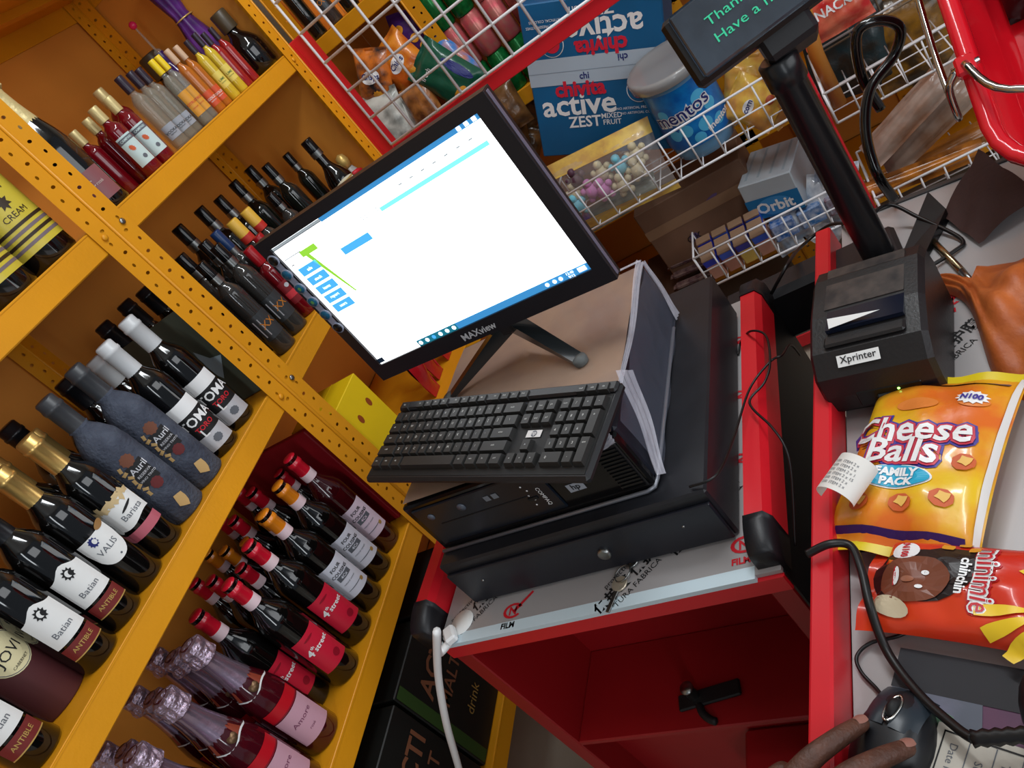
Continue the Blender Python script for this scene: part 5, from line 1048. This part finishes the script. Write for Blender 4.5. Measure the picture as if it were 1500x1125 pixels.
# ribbon: lies as a C-shaped curl with its outer face to the eye
cxr = Vector(at(1236, 697, 'z', DZ + .07)); ex = (at(1272, 712, 'z', DZ + .07) - at(1200, 690, 'z', DZ + .07)).normalized(); ey = Vector((ex.y * -1, ex.x, 0)) * 1; ey = Vector((-ex.y, ex.x, 0))
if ey.x < 0: ey = -ey
def rib(a_, b_):
    th = (a_ - .5) * 3.9; r_ = .021
    return tuple(cxr + ex * (r_ * math.sin(th)) + ey * ((b_ - .5) * .046) + Z_ * (r_ * math.cos(th) * .8 - .008) + X_ * 0)
rc.grid(rib, 24, 6)
t = thing('receipt', 'curled white till receipt with grey print, on the red rail', 'receipt', cxr)
part('paper', rc, P('receipt paper', (226, 222, 216), rough=.6), t, world=True)
mb = MB()
for k in range(6): mb.text('0.00  ITEM 2 x 1500'[:14 + k % 4], .0048, lambda u, v: tuple(Vector(rib(.5 + u / .08, .5 + v / .046)) + Z_ * .0006), 0, off=(.0, .012 - .0055 * k))
part('print', mb, inkg, t, world=True)
# snack bags
zt = DZ + .001
c_tl, c_tr, c_br, c_bl = (at(*q, 'z', DZ + .022) for q in ((1290, 568), (1500, 553), (1446, 832), (1208, 792)))
o = (c_tl + c_tr + c_br + c_bl) / 4; ax = ((c_tr - c_tl) + (c_br - c_bl)); ax.z = 0; wch = (ax.length) / 2; ax.normalize(); ay = Vector((-ax.y, ax.x, 0)); 
lch = ((c_tl + c_tr) / 2 - (c_bl + c_br) / 2).length; ax2 = (ax + Z_ * -.0); 
cheesef = P('cheese bag film', (236, 192, 34), rough=.27, coat=.4, c2=(226, 110, 36), vs=11, bump=.22, bs=26)
def cheese(mb, f, f2, f3):
    s = wch / .2
    for yy, sg in ((lch / 2 - .012, 1), (-lch / 2 + .014, -1)): mb.rect(-wch * .42, wch * .42, yy - .004, yy + .003, f, 3, 12, 1)
    for y0_, txt, sz in ((.030 * s, 'Cheese', .060 * s), (-.008 * s, 'Balls', .060 * s)):
        mb.text(txt, sz, f, 1, off=(-.016 * s, y0_ * 1.0), bold=.13, sx=.95); mb.text(txt, sz, f2, 2, off=(-.016 * s, y0_), bold=.075, sx=.95); mb.text(txt, sz, f3, 0, off=(-.016 * s, y0_), bold=.02, sx=.95)
    mb.blob(-.015 * s, -.051 * s, .050 * s, .0185 * s, f, 0, n=30); mb.blob(-.015 * s, -.051 * s, .0475 * s, .0165 * s, f2, 4, n=30); mb.text('FAMILY', .016 * s, f3, 0, off=(-.013 * s, -.045 * s), bold=.05, sx=1.1); mb.text('PACK', .016 * s, f3, 0, off=(-.010 * s, -.059 * s), bold=.05, sx=1.1)
    for u, v in ((.066, -.02), (.052, -.078), (.002, -.09), (-.055, -.092)):
        mb.blob(u * s, v * s, .015 * s, .0125 * s, f2, 5, n=16, wob=.03); mb.blob(u * s + .002, v * s + .001, .009 * s, .007 * s, f3, 6, n=9, wob=.2)
    mb.blob(-.02 * s, .078 * s, .03 * s, .013 * s, f, 7, n=22); mb.blob(.055 * s, .082 * s, .02 * s, .010 * s, f, 7, n=22)
    mb.blob(.052 * s, .088 * s, .020 * s, .0115 * s, f2, 0, n=24, wob=.14, rot=-.1); mb.text('N100', .013 * s, f3, 1, off=(.052 * s, .088 * s), rot=-.08, bold=.04)
t, f = pouch('crisps_packet', 'orange and yellow Cheese Balls family pack on the right counter', 'packet', o + Z_ * .004, ax, ay, wch * 1.0, lch * 1.06, .046, cheesef, crimp=.016, n=22, seed=100, prints=cheese,
             pm=[whitep, P('indigo print', (70, 60, 150), rough=.4), P('rose print', (206, 60, 80), rough=.4), P('violet stripe', (56, 24, 92), rough=.35), P('aqua oval', (40, 170, 206), rough=.35), P('baked orange', (206, 92, 40), rough=.5), P('baked yellow', (236, 186, 90), rough=.5), P('soft orange print', (226, 130, 56), rough=.4)])
mb = MB().grid(lambda a_, b_: f(wch * (.46 + .035 * a_), (b_ - .5) * lch * .98, .0015), 2, 16); part('side_seam', mb, P('white seam', (220, 214, 210), rough=.35), t, world=True, label='white side seam')
mb = MB()
for s_ in (1, -1):
    mb = MB().grid(lambda a_, b_: f((a_ - .5) * wch * .98, s_ * (lch * .53 - .012 * b_), .0008), 16, 1)
    part('crimp', mb, P('yellow crimp', (226, 200, 30), rough=.35), t, world=True, label='yellow crimped end')
# red snack bag, text running across
q_tl, q_bl, q_br, q_tr = (at(*q, 'z', DZ + .020) for q in ((1290, 788), (1250, 926), (1570, 968), (1595, 818)))
o = (q_tl + q_tr + q_br + q_bl) / 4; ax = ((q_tr - q_tl) + (q_br - q_bl)); ax.z = 0; wl = ax.length / 2; ax.normalize(); ayv = Vector((-ax.y, ax.x, 0)); wd = ((q_tl - q_bl).length + (q_tr - q_br).length) / 2
chf = P('red bag film', (222, 66, 30), rough=.27, coat=.4, c2=(206, 44, 28), vs=9, bump=.22, bs=26)
skin_p, hair_p = P('printed brown skin', (120, 66, 46), rough=.35), P('printed hair', (34, 24, 24), rough=.35)
def chin(mb, f, f2, f3):
    # local: u along long axis (bag top at -u side), v across
    g = lambda u, v: f(v, -u) ; g2 = lambda u, v: f2(v, -u); g3 = lambda u, v: f3(v, -u)
    L2 = wl / 2
    mb.blob(-L2 + .052, .004, .046, .030, g, 3, n=24); mb.blob(-L2 + .078, .016, .034, .022, g, 3, n=20)
    mb.blob(-L2 + .050, -.002, .032, .025, g2, 2, n=24); mb.blob(-L2 + .032, -.030, .020, .009, g2, 8, rot=-.3, n=18)
    mb.blob(-L2 + .060, .0045, .0035, .0024, g3, 0, n=10); mb.blob(-L2 + .058, -.012, .0035, .0024, g3, 0, n=10); mb.blob(-L2 + .0605, .0045, .0014, .0014, lambda u, v: f3(v, -u), 3, n=8)
    mb.blob(-L2 + .046, -.004, .006, .0035, g3, 9, n=12); mb.blob(-L2 + .035, -.001, .0028, .009, g3, 0, n=14); mb.blob(-L2 + .033, -.001, .0014, .0095, g3, 5, n=14)
    mb.blob(-L2 + .036, .030, .0125, .0115, g2, 0, n=20); mb.text('N100', .009, g3, 5, rot=-1.4, off=(-L2 + .036, .030), bold=.03)
    mb.text('minimie', .025, g, 5, rot=-1.57, off=(-L2 + .108, .004), bold=.12, sx=.85); mb.text('minimie', .025, g2, 0, rot=-1.57, off=(-L2 + .108, .004), bold=.07, sx=.85); mb.text('minimie', .025, g3, 5, rot=-1.57, off=(-L2 + .108, .004), bold=.005, sx=.85)
    mb.text('chinchin', .012, g3, 0, rot=-1.57, off=(-L2 + .092, .004), bold=.03)
    cx_ = -L2 + .165
    for k in range(9):
        a_ = -2.9 + k * .36; mb.grid(lambda p_, q_: g2(cx_ + (.014 + .05 * q_) * math.cos(a_ + (p_ - .5) * .26 * (.3 + .7 * math.sin(q_ * 2.6))), -.014 + .85 * (.014 + .05 * q_) * math.sin(a_ + (p_ - .5) * .26 * (.3 + .7 * math.sin(q_ * 2.6)))), 2, 8, 6)
    mb.blob(cx_, .018, .030, .020, g, 6, n=14, wob=.15); mb.text('MBO', .02, g2, 5, rot=-1.57, off=(cx_, .0), bold=.05)
    for u, v in ((.072, .038), (.095, .036), (.084, .045)): mb.blob(-L2 + u, v, .006, .004, g2, 7, n=8, wob=.1)
t, f = pouch('crisps_packet', 'red chinchin snack bag with printed smiling face, below the cheese bag', 'packet', o + Z_ * .002, ayv * 1, -ax, wd, wl, .042, chf, crimp=.014, n=22, seed=101, prints=lambda mb, f, f2, f3: chin(mb, lambda u, v: f(u, v), lambda u, v: f2(u, v), lambda u, v: f3(u, v)),
             pm=[whitep, ink, skin_p, hair_p, inkb, P('crimson print', (196, 24, 40), rough=.4), P('sun yellow print', (240, 200, 40), rough=.4), P('amber print', (220, 150, 40)), P('pale sleeve', (206, 190, 160), rough=.4), P('printed light brown skin', (150, 90, 64), rough=.35)])
# crumpled orange paper bag
t = thing('paper_bag', 'crumpled orange-brown bag spilling over the counter at the right edge', 'bag', (.82, -.06, ZB))
def obag(a_, b_):
    p = at(1372 + 190 * a_, 400 + 165 * b_, 'z', DZ); e = math.sin(a_ * math.pi * .62 + .1) * math.sin(b_ * math.pi) ** .6
    return (p.x, p.y, DZ + .003 + .050 * max(0, e) * (1 + .35 * math.sin(7 * a_ + 5 * b_)) + .010 * abs(math.sin(11 * b_ + 6 * a_)))
def obag2(a_, b_):
    u = 1375 + 190 * a_; top = 395 + 60 * (1 - math.sin(min(1, a_ * 1.6) * 1.57)) * 0 + (20 if a_ < .3 else -30 * (a_ - .3)); bot = 425 + 150 * min(1, max(0, (a_ - .12) * 1.6)) ** 1.6
    bot = 430 + 30 * a_ + 140 * (1 / (1 + math.exp(-(a_ - .35) * 18)))
    v = top + (bot - top) * b_; p = at(u, v, 'z', DZ); e = math.sin(b_ * math.pi) ** .7
    return (p.x, p.y, DZ + .003 + (.010 + .045 * a_) * e * (1 + .35 * math.sin(9 * a_ + 6 * b_)) + .008 * abs(math.sin(10 * b_ - 7 * a_)) * e)
part('bag_body', MB().grid(obag2, 28, 24), P('orange kraft', (188, 100, 44), rough=.5, c2=(168, 84, 36), vs=30, bump=.3, bs=80), t, world=True)
# dark brown cloth beyond it
def cloth(a_, b_):
    p0, p1, p2, p3 = (at(*q, 'z', DZ) for q in ((1382, 322), (1436, 362), (1530, 300), (1440, 235)))
    p = p0.lerp(p1, a_).lerp(p3.lerp(p2, a_), b_); return (p.x, p.y, DZ + .004 + .006 * abs(math.sin(6 * a_ + 4 * b_)) + .012 * b_)
solo('cloth', MB().grid(cloth, 12, 12), P('dark brown cloth', (58, 34, 30), rough=.85, bump=.4, bs=120), 'dark brown folded cloth under the red shopping basket', 'cloth')
# metal pen
p0, p1 = at(1356, 342, 'z', DZ + .006), at(1424, 412, 'z', DZ + .006)
t = thing('pen', 'slim brass and steel rod pen lying beside the bracket', 'pen', (p0 + p1) / 2)
part('barrel', MB().tube([p0, p0.lerp(p1, .8)], .0045, 10), P('brass steel', (168, 152, 120), rough=.25, metal=1), t, world=True); part('tip', MB().tube([p0.lerp(p1, .8), p1], [.0045, .003], 10), steel, t, world=True)
# customer display pole
pbx = Vector((1.005, .058, 0))
t = thing('customer_display', 'black pole-mounted customer display with green lettering', 'display', (pbx.x, pbx.y, ZB))
part('base', MB().bev(pbx.x - .06, pbx.x + .06, pbx.y - .03, pbx.y + .075, ZB, ZB + .018, .006), blk, t, world=True)
part('pole', MB().lathe([(.021, .02), (.021, .30), (.024, .302), (.024, .335), (.020, .338)], 24, M=Matrix.Translation((pbx.x, pbx.y, ZB))), P('pole black', (24, 25, 28), rough=.28), t, world=True)
# head: flat slab tilted, screen facing the eye
hc = at(1092, 4, 'x', 1.0); hc = Vector((1.0, hc.y, hc.z))
rt_ = (at(1150, -66, 'x', 1.0) - at(1000, 62, 'x', 1.0)).normalized(); fn_ = (-hc).normalized(); fn_ = (fn_ * .55 + Vector((-.75, -.1, .6))).normalized()
up_ = fn_.cross(rt_).normalized() * -1; 
if up_.z < 0: up_ = -up_
rt_ = up_.cross(fn_).normalized()
MH = frame(hc, rt_, up_, fn_)
if True:
    hw, hh_ = .092, .046
    part('display_head', MB().bev(-hw, hw, -hh_, hh_, -.034, -.006, .006), P('head black', (16, 14, 16), rough=.3), t, M=INV[t.name] @ MH)
    part('display_screen', MB().bev(-hw + .012, hw - .004, -hh_ + .004, hh_ - .002, -.007, -.001, .004), P('slate screen', (52, 62, 74), rough=.15, coat=.6, vary=.3, vs=20, bump=.25, bs=25), t, M=INV[t.name] @ MH)
    g = em('display green', (40, 160, 120), .7)
    mb = MB(); ff = lambda u, v: (u, v, .0002); mb.text('Thank you', .0165, ff, 0, al=1, off=(-.046, .008), sx=1.25); mb.text('Have a nice', .0165, ff, 0, al=1, off=(-.046, -.012), sx=1.25)
    part('lettering', mb, g, t, M=INV[t.name] @ MH)
    part('neck_bracket', MB().bev(-.012, .052, -hh_ - .026, -hh_ + .014, -.075, -.012, .006), blk, t, M=INV[t.name] @ MH)
# black bracket next to the pole
t = thing('stand_bracket', 'black folded metal bracket standing behind the pen', 'bracket', (1.0, -.01, ZB))
ba, bb, bc2, bd = at(1318, 392, 'z', ZB), at(1346, 402, 'z', ZB), at(1392, 320, 'z', ZB), at(1368, 300, 'z', ZB)
hv = Vector((0, 0, .022))
mb = MB().add([ba, bb, bc2, bd, ba + hv * .3, bb + hv * .3, bc2 + hv * .8, bd + hv * 1.1], [(0, 3, 2, 1), (4, 5, 6, 7), (0, 1, 5, 4), (1, 2, 6, 5), (2, 3, 7, 6), (3, 0, 4, 7)])
part('bracket_body', mb, P('bracket black', (14, 14, 16), rough=.3), t, world=True)
part('plate', MB().bev(.955, 1.0, .07, .13, ZB, ZB + .022, .005), P('grey black plastic', (52, 56, 60), rough=.35), t, world=True)
# red shopping basket
bb0 = Vector((1.02, -.10, ZB))
MS = Matrix.Translation((.955, -.140, ZB + .012)) @ Matrix.Rotation(math.radians(-9), 4, 'Z') @ Matrix.Rotation(math.radians(-35), 4, 'Y')
t = thing('shopping_basket', 'glossy red plastic shopping basket with chrome wire handle at the right edge', 'basket', M=MS)
redp = P('glossy red plastic', (204, 20, 34), rough=.15, coat=.6)
def rrect(x0, x1, y0, y1, r, z, n=5):
    o = []
    for cx, cy, a0 in ((x1 - r, y1 - r, 0), (x0 + r, y1 - r, 90), (x0 + r, y0 + r, 180), (x1 - r, y0 + r, 270)):
        for k in range(n + 1): a = math.radians(a0 + 90 * k / n); o.append((cx + r * math.cos(a), cy + r * math.sin(a), z))
    return o
def shell(mb, rings, mi=0, capb=True):
    n = len(rings[0]); vs = sum(rings, []); fs = []
    for q in range(len(rings) - 1): fs += [(q * n + i, q * n + (i + 1) % n, (q + 1) * n + (i + 1) % n, (q + 1) * n + i) for i in range(n)]
    mb.add(vs, fs, mi, True); 
    if capb: mb.add(rings[-1], [tuple(range(n))], mi)
LX, LY, HB = .40, .27, .20
def rr(g, z): return rrect(-g, LX + g, -LY - g, g, .035 + g, z)
mb = MB(); shell(mb, [rr(-.012, 0), rr(-.004, .004), rr(-.002, .035), rr(.008, .037), rr(.022, HB - .02), rr(.034, HB - .018), rr(.036, HB), rr(.030, HB + .003), rr(.020, HB), rr(.016, HB - .01), rr(-.004, .012), rr(-.02, .006)])
mb.add(rr(-.012, 0), [tuple(range(24))[::-1]]); part('basket_body', mb, redp, t)
for x in (.11, .29):
    for y in (.030, -LY - .030): part('handle_lug', MB().bev(x - .012, x + .012, y - .010, y + .010, HB - .002, HB + .012, .003), redp, t); part('pin', MB().tube([(x, y - .014, HB + .006), (x, y + .014, HB + .006)], .004, 8), chrome, t)
part('handle', MB().tube(smooth([(.11, .040, HB + .006), (.10, .052, HB - .01), (.09, .055, HB - .06), (.20, .060, HB - .085), (.31, .055, HB - .06), (.30, .052, HB - .01), (.29, .040, HB + .006)], 6), .0042, 10), chrome, t)
part('handle', MB().tube(smooth([(.11, .030, HB + .012), (.05, .0, HB + .03), (.02, -.10, HB + .035), (.05, -.22, HB + .03), (.11, -LY - .03, HB + .012)], 6), .0042, 10), chrome, t)
mb = MB().grid(lambda a_, b_: (.24 + .15 * a_, -.22 + .20 * b_, .02 + .14 * math.sin(a_ * math.pi) ** .6 * math.sin(b_ * math.pi) ** .6 * (1 + .2 * math.sin(9 * a_ + 7 * b_))), 14, 14)
mb.v = [tuple(MS @ Vector(v)) for v in mb.v]; solo('plastic_bag', mb, P('shiny black film', (14, 14, 15), rough=.18, bump=.4, bs=25), 'shiny black plastic bag lying inside the red basket', 'bag')
# cables
def cable(name, label, pts, r, m, cat='cable', n=6, seg=8): return solo(name, MB().tube(smooth(pts, seg), r, n + 2), m, label, cat, pivot=pts[0])
rub = P('cable black', (16, 14, 15), rough=.4)
zc = DZ + .005
A_ = lambda u, v, z=zc: at(u, v, 'z', z)
cable('power_cable', 'thick glossy black cable looping up behind the display pole', [A_(1310, 292, zc + .01), at(1283, 250, 'x', 1.12), at(1268, 190, 'x', 1.15), at(1275, 130, 'x', 1.18), at(1310, 80, 'x', 1.2), at(1318, 40, 'x', 1.2), at(1285, 30, 'x', 1.2), at(1255, 50, 'x', 1.2), at(1262, 110, 'x', 1.2), at(1290, 160, 'x', 1.2)], .0075, P('glossy cable', (12, 12, 13), rough=.15, coat=.5))
cable('scanner_cable', 'black cable running over the snack bag to the bottom right corner', [A_(1182, 812, DZ + .05), A_(1215, 797, DZ + .052), A_(1246, 800, DZ + .045), A_(1262, 835, DZ + .045), A_(1275, 890, DZ + .04), A_(1300, 955, DZ + .02), A_(1345, 1015, DZ + .02), A_(1400, 1065, DZ + .03), A_(1425, 1082, DZ + .035)], .0042, rub)
cable('thin_cable', 'thin black cable from the rail to the mouse', [A_(1250, 808, DZ + .03), A_(1300, 812, DZ + .003), A_(1360, 880, DZ + .003), A_(1358, 905), A_(1320, 930), A_(1275, 942), A_(1255, 962), A_(1262, 985), A_(1285, 1010), A_(1303, 1035, DZ + .015)], .0018, rub)
za = DZ + .001
cable('monitor_cable', 'thin black cable crossing the cash drawer to the red rail', [A_(1010, 713, DZ + .09), A_(1050, 695, DZ + .09), A_(1075, 640, DZ + .06), A_(1098, 570, DZ + .05), A_(1128, 530, DZ + .052), A_(1146, 520, DZ + .05), A_(1158, 505, DZ + .02), A_(1172, 520, DZ - .05)], .0016, rub)
cable('data_cable', 'thin black cable hanging over the red rail towards the printer', [A_(1081, 520, DZ + .002), A_(1086, 500, DZ + .01), A_(1100, 485, DZ + .05), A_(1122, 492, DZ + .052), A_(1128, 530, DZ + .054), A_(1120, 560, DZ + .053), A_(1098, 590, DZ + .053), A_(1130, 625, DZ + .052), A_(1150, 655, DZ + .045), A_(1160, 700, DZ + .02), A_(1165, 800, DZ - .02)], .0016, rub)
cable('adapter_cable', 'black cable arching from the white basket down beside the rail', [A_(1130, 430, DZ), A_(1155, 385, DZ + .03), at(1175, 360, 'x', 1.2), at(1215, 330, 'x', 1.2), A_(1262, 325, DZ + .05), A_(1300, 300, DZ + .04), A_(1345, 318, DZ + .02), A_(1408, 350), A_(1395, 370), A_(1345, 400, DZ + .01)], .0028, rub)
cable('white_cable', 'white cable hanging down from the counter film in front of the shelves', [(.578, .742, DZ + .004), (.560, .752, DZ + .010), at(640, 925, 'x', .545), at(642, 990, 'x', .54), at(654, 1060, 'x', .53), at(672, 1125, 'x', .53), at(700, 1230, 'x', .53)], .0058, whitep)
# dark clutter between the rails
mb = MB().bev(1.06, 1.12, .13, .30, -.80, -.70, .01); solo('adapter', mb, blk, 'black power adapter tucked between the rails at the far end', 'adapter')
# notebook and form
n0, n1, n2 = A_(1322, 952), A_(1560, 995), A_(1262, 1190)
ax = (n1 - n0).normalized(); ay = Vector((-ax.y, ax.x, 0)); ay = ay if ay.x > 0 else -ay
MN = frame((n0.x, n0.y, ZB), ax, ay, ax.cross(ay))
t = thing('notebook', 'notebook with dark spine band and green and purple printed cover', 'notebook', M=MN)
part('cover', MB().bev(0, .20, -.22, 0, 0, .006, .001), P('purple cover', (74, 40, 74), rough=.5, c2=(96, 52, 84), vs=9), t)
nf_ = lambda u, v: (u, v, .0066)
mb = MB().rect(-.001, .20, -.036, .001, nf_, 0); part('spine_band', mb, P('charcoal band', (34, 34, 40), rough=.6), t)
mb = MB().add([nf_(x, y) for x, y in ((0, -.036), (.072, -.036), (.080, -.09), (.09, -.16), (.03, -.16), (.02, -.08))], [(0, 1, 2, 3, 4, 5)], 0); mb.blob(.028, -.06, .026, .018, lambda u, v: (u, v, .0069), 1, n=14, wob=.08); part('cover_print', mb, [P('lilac grey print', (120, 116, 138), rough=.5, c2=(90, 96, 110), vs=20), P('sage green print', (98, 136, 108), rough=.5)], t)
MF = MN @ Matrix.Translation((.044, -.058, .008)) @ Matrix.Rotation(-.09, 4, 'Z')
t = thing('form', 'printed form slip with ruled columns lying on the notebook', 'form', M=MF)
part('paper', MB().box(0, .13, -.12, 0, 0, .0006), P('form paper', (196, 190, 178), rough=.6), t)
mb = MB(); g1 = lambda u, v: (u, v, .001)
mb.rect(.006, .126, -.0065, -.005, g1, 0); mb.rect(.006, .0072, -.12, -.005, g1, 0)
for k, s_ in enumerate(('Date Issued', 'Subject', 'Total Sum')): mb.text(s_, .0085, g1, 1, rot=-1.57, off=(.016 + .019 * k, -.034)); mb.rect(.026 + .019 * k, .0268 + .019 * k, -.12, -.007, g1, 2)
part('print', mb, [ink, inkg, inkg], t)
# dark scanner plug at the right edge
sp = A_(1515, 1062, DZ + .03)
t = thing('barcode_scanner', 'black rounded scanner body cut by the right picture edge', 'scanner', (sp.x, sp.y - .01, DZ + .03))
mb = MB().lathe([(.0001, -.012)] + [(.026 * math.sin(a_), -.024 * math.cos(a_)) for a_ in [k * math.pi / 8 for k in range(1, 8)]] + [(.0001, .03)], 20, M=Matrix.Translation((sp.x, sp.y - .02, DZ + .038)) @ Matrix.Scale(1.5, 4, Vector((1, 0, 0)))); part('scanner_body', mb, P('scanner black', (14, 12, 14), rough=.4), t, world=True)
gp = A_(1425, 1082, DZ + .035); gq = Vector((sp.x - .01, sp.y + .0, DZ + .036))
part('strain_relief', MB().tube([gp.lerp(gq, k / 10) for k in range(11)], [(.0055 if k % 2 else .0072) for k in range(11)], 10), rub, t, world=True)
# mouse
mo = A_(1312, 1088, DZ + .0075); yawm = math.atan2(*(lambda d: (d.y, d.x))(A_(1305, 1045) - A_(1278, 1108)))
MMo = Matrix.Translation((mo.x, mo.y, ZB)) @ Matrix.Rotation(yawm, 4, 'Z') @ Matrix.Scale(1.18, 4)
t = thing('computer_mouse', 'black corded mouse with chrome-ringed wheel under two fingers', 'mouse', M=MMo)
def mou(a_, b_, s=1, l=0):
    th = a_ * 2 * math.pi; r_ = math.sin(b_ * math.pi / 2); x = .040 * r_ * math.cos(th) * (1 if math.cos(th) > 0 else 1.25); y = .0275 * r_ * math.sin(th) * (1 - .1 * math.cos(th)); z = .024 * max(0, 1 - r_ ** 3) ** .6 + .004
    return (x, y, z + l)
part('mouse_body', MB().grid(lambda a_, b_: mou(a_, b_), 28, 10).lathe([(.0001, .0005), (.026, .0005), (.027, .004)], 20), P('mouse black', (26, 27, 31), rough=.35), t)
part('button', MB().grid(lambda a_, b_: (.002 + .034 * a_, -.002 - .017 * b_, .0292 - .014 * a_ ** 2.2 - .007 * b_ ** 2), 6, 6), P('button slate', (40, 48, 56), rough=.3), t)
part('button', MB().grid(lambda a_, b_: (.002 + .034 * a_, .002 + .017 * b_, .0292 - .014 * a_ ** 2.2 - .007 * b_ ** 2), 6, 6), P('button slate', (40, 48, 56)), t)
part('wheel_ring', MB().tube([(.016 + .011 * math.cos(a_), .0042 * math.sin(a_), .0305 - .006 * (math.cos(a_) * .5 + .5)) for a_ in [k * math.pi / 10 for k in range(20)]], .0010, 6, close=True), chrome, t)
part('wheel', MB().lathe([(.0001, -.003), (.008, -.003), (.009, 0), (.008, .003), (.0001, .003)], 16, M=frame((.016, 0, .0235), (1, 0, 0), (0, 0, 1), (0, -1, 0))), ink, t)
# ---------------------------------------------------------------- hand on the mouse: one continuous mesh
def skinmesh(verts, edges, radii, root=0, sub=2):
    me = bpy.data.meshes.new('h'); me.from_pydata(verts, edges, []); o = bpy.data.objects.new('h', me); COL.objects.link(o)
    m = o.modifiers.new('s', 'SKIN'); lay = me.skin_vertices[0].data
    for i, r_ in enumerate(radii): lay[i].radius = (r_, r_)
    lay[root].use_root = True; s_ = o.modifiers.new('d', 'SUBSURF'); s_.levels = sub; s_.render_levels = sub
    bpy.context.view_layer.update(); dg = bpy.context.evaluated_depsgraph_get(); r = bpy.data.meshes.new_from_object(o.evaluated_get(dg))
    bpy.data.objects.remove(o); bpy.data.meshes.remove(me); return r
def PZ_(u, v, h): p = at(u, v, 'z', DZ + h); return p
V = []; E_ = []; Rr = []
def nd(p, r_, prev=None):
    V.append(tuple(p)); Rr.append(r_); 
    if prev is not None: E_.append((prev, len(V) - 1))
    return len(V) - 1
# palm centre and wrist lie below the picture edge
wrist = nd(PZ_(1150, 1330, .045), .024); palm = nd(PZ_(1190, 1235, .052), .026, wrist)
ki = nd(PZ_(1140, 1165, .060), .013, palm); kmid = nd(PZ_(1200, 1172, .064), .0135, palm); kr = nd(PZ_(1262, 1190, .058), .0125, palm); kl = nd(PZ_(1310, 1215, .048), .0115, palm)
a1 = nd(PZ_(1190, 1108, .062), .0098, ki); a2 = nd(PZ_(1232, 1078, .052), .0086, a1); a3 = nd(PZ_(1262, 1060, .040), .0072, a2); a4 = nd(PZ_(1269, 1056, .0365), .0058, a3)
b1 = nd(PZ_(1250, 1130, .064), .0100, kmid); b2 = nd(PZ_(1297, 1108, .050), .0088, b1); b3 = nd(PZ_(1330, 1095, .036), .0074, b2); b4 = nd(PZ_(1338, 1093, .033), .0060, b3)
c1 = nd(PZ_(1318, 1160, .052), .0092, kr); c2_ = nd(PZ_(1352, 1142, .036), .0082, c1); c3 = nd(PZ_(1368, 1138, .022), .0068, c2_)
d1 = nd(PZ_(1352, 1195, .040), .0082, kl); d2 = nd(PZ_(1380, 1180, .026), .0072, d1); d3 = nd(PZ_(1392, 1176, .016), .006, d2)
th0 = nd(PZ_(1105, 1235, .046), .0135, wrist); th1 = nd(PZ_(1108, 1165, .040), .0115, th0); th2 = nd(PZ_(1160, 1120, .030), .0095, th1)
fore = nd(PZ_(1110, 1450, .05), .028, wrist)
hm = skinmesh(V, E_, Rr, 0, 2)
skin = P('dark brown skin', (76, 46, 34), rough=.5, c2=(92, 56, 42), vs=60, bump=.3, bs=260)
ct_ = Vector(V[1]); t = thing('person', 'dark-skinned hand reaching in from the bottom with fingers on the mouse', 'person', ct_)
me = hm
for v in me.vertices: v.co = v.co - ct_
me.materials.clear(); me.materials.append(skin)
for p_ in me.polygons: p_.use_smooth = True
put('hand', me, t)
nailm = P('nail', (150, 104, 92), rough=.3)
def nail(pa, pb, r_):
    pa, pb = Vector(pa), Vector(pb); d = (pb - pa).normalized(); sd = d.cross(Z_).normalized(); up = sd.cross(d)
    c_ = pb + up * (r_ * .72) - d * .001
    mb = MB().grid(lambda a_, b_: tuple(c_ + d * ((b_ - .5) * .0105) + sd * ((a_ - .5) * .0095 * (1 - .25 * abs(2 * b_ - 1) ** 3)) + up * (.0022 * math.cos((a_ - .5) * 2.6) - .0012 * b_)), 6, 5); part('fingernail', mb, nailm, t, world=True)
nail(V[a2], V[a3], .0075); nail(V[b2], V[b3], .0078)
# keep bottles of one shelf from standing inside each other (back rows give way)
for it in range(80):
    for i in range(len(BOT)):
        for j in range(i + 1, len(BOT)):
            a, b = BOT[i], BOT[j]
            if a[4] != b[4]: continue
            dx, dy = b[2] - a[2], b[3] - a[3]; d = math.hypot(dx, dy); need = a[1] + b[1] + .0006
            if d < need and d > 1e-6:
                wa, wb = (.05 if a[3] < 1.075 else 1), (.05 if b[3] < 1.075 else 1); k = (need - d) / (wa + wb)
                a[2] -= dx / d * k * wa; a[3] -= dy / d * k * wa; b[2] += dx / d * k * wb; b[3] += dy / d * k * wb
    for a in BOT:
        if a[2] < 2.0: a[3] = max(1.016 + a[1], min(1.362 - a[1], a[3]))
for t, r_, x, y, z in BOT: t.location.x, t.location.y = x, y
# ---------------------------------------------------------------- lift everything from eye level onto the floor at z = 0
for o in list(bpy.data.objects):
    if o.parent is None: o.location.z += EYE
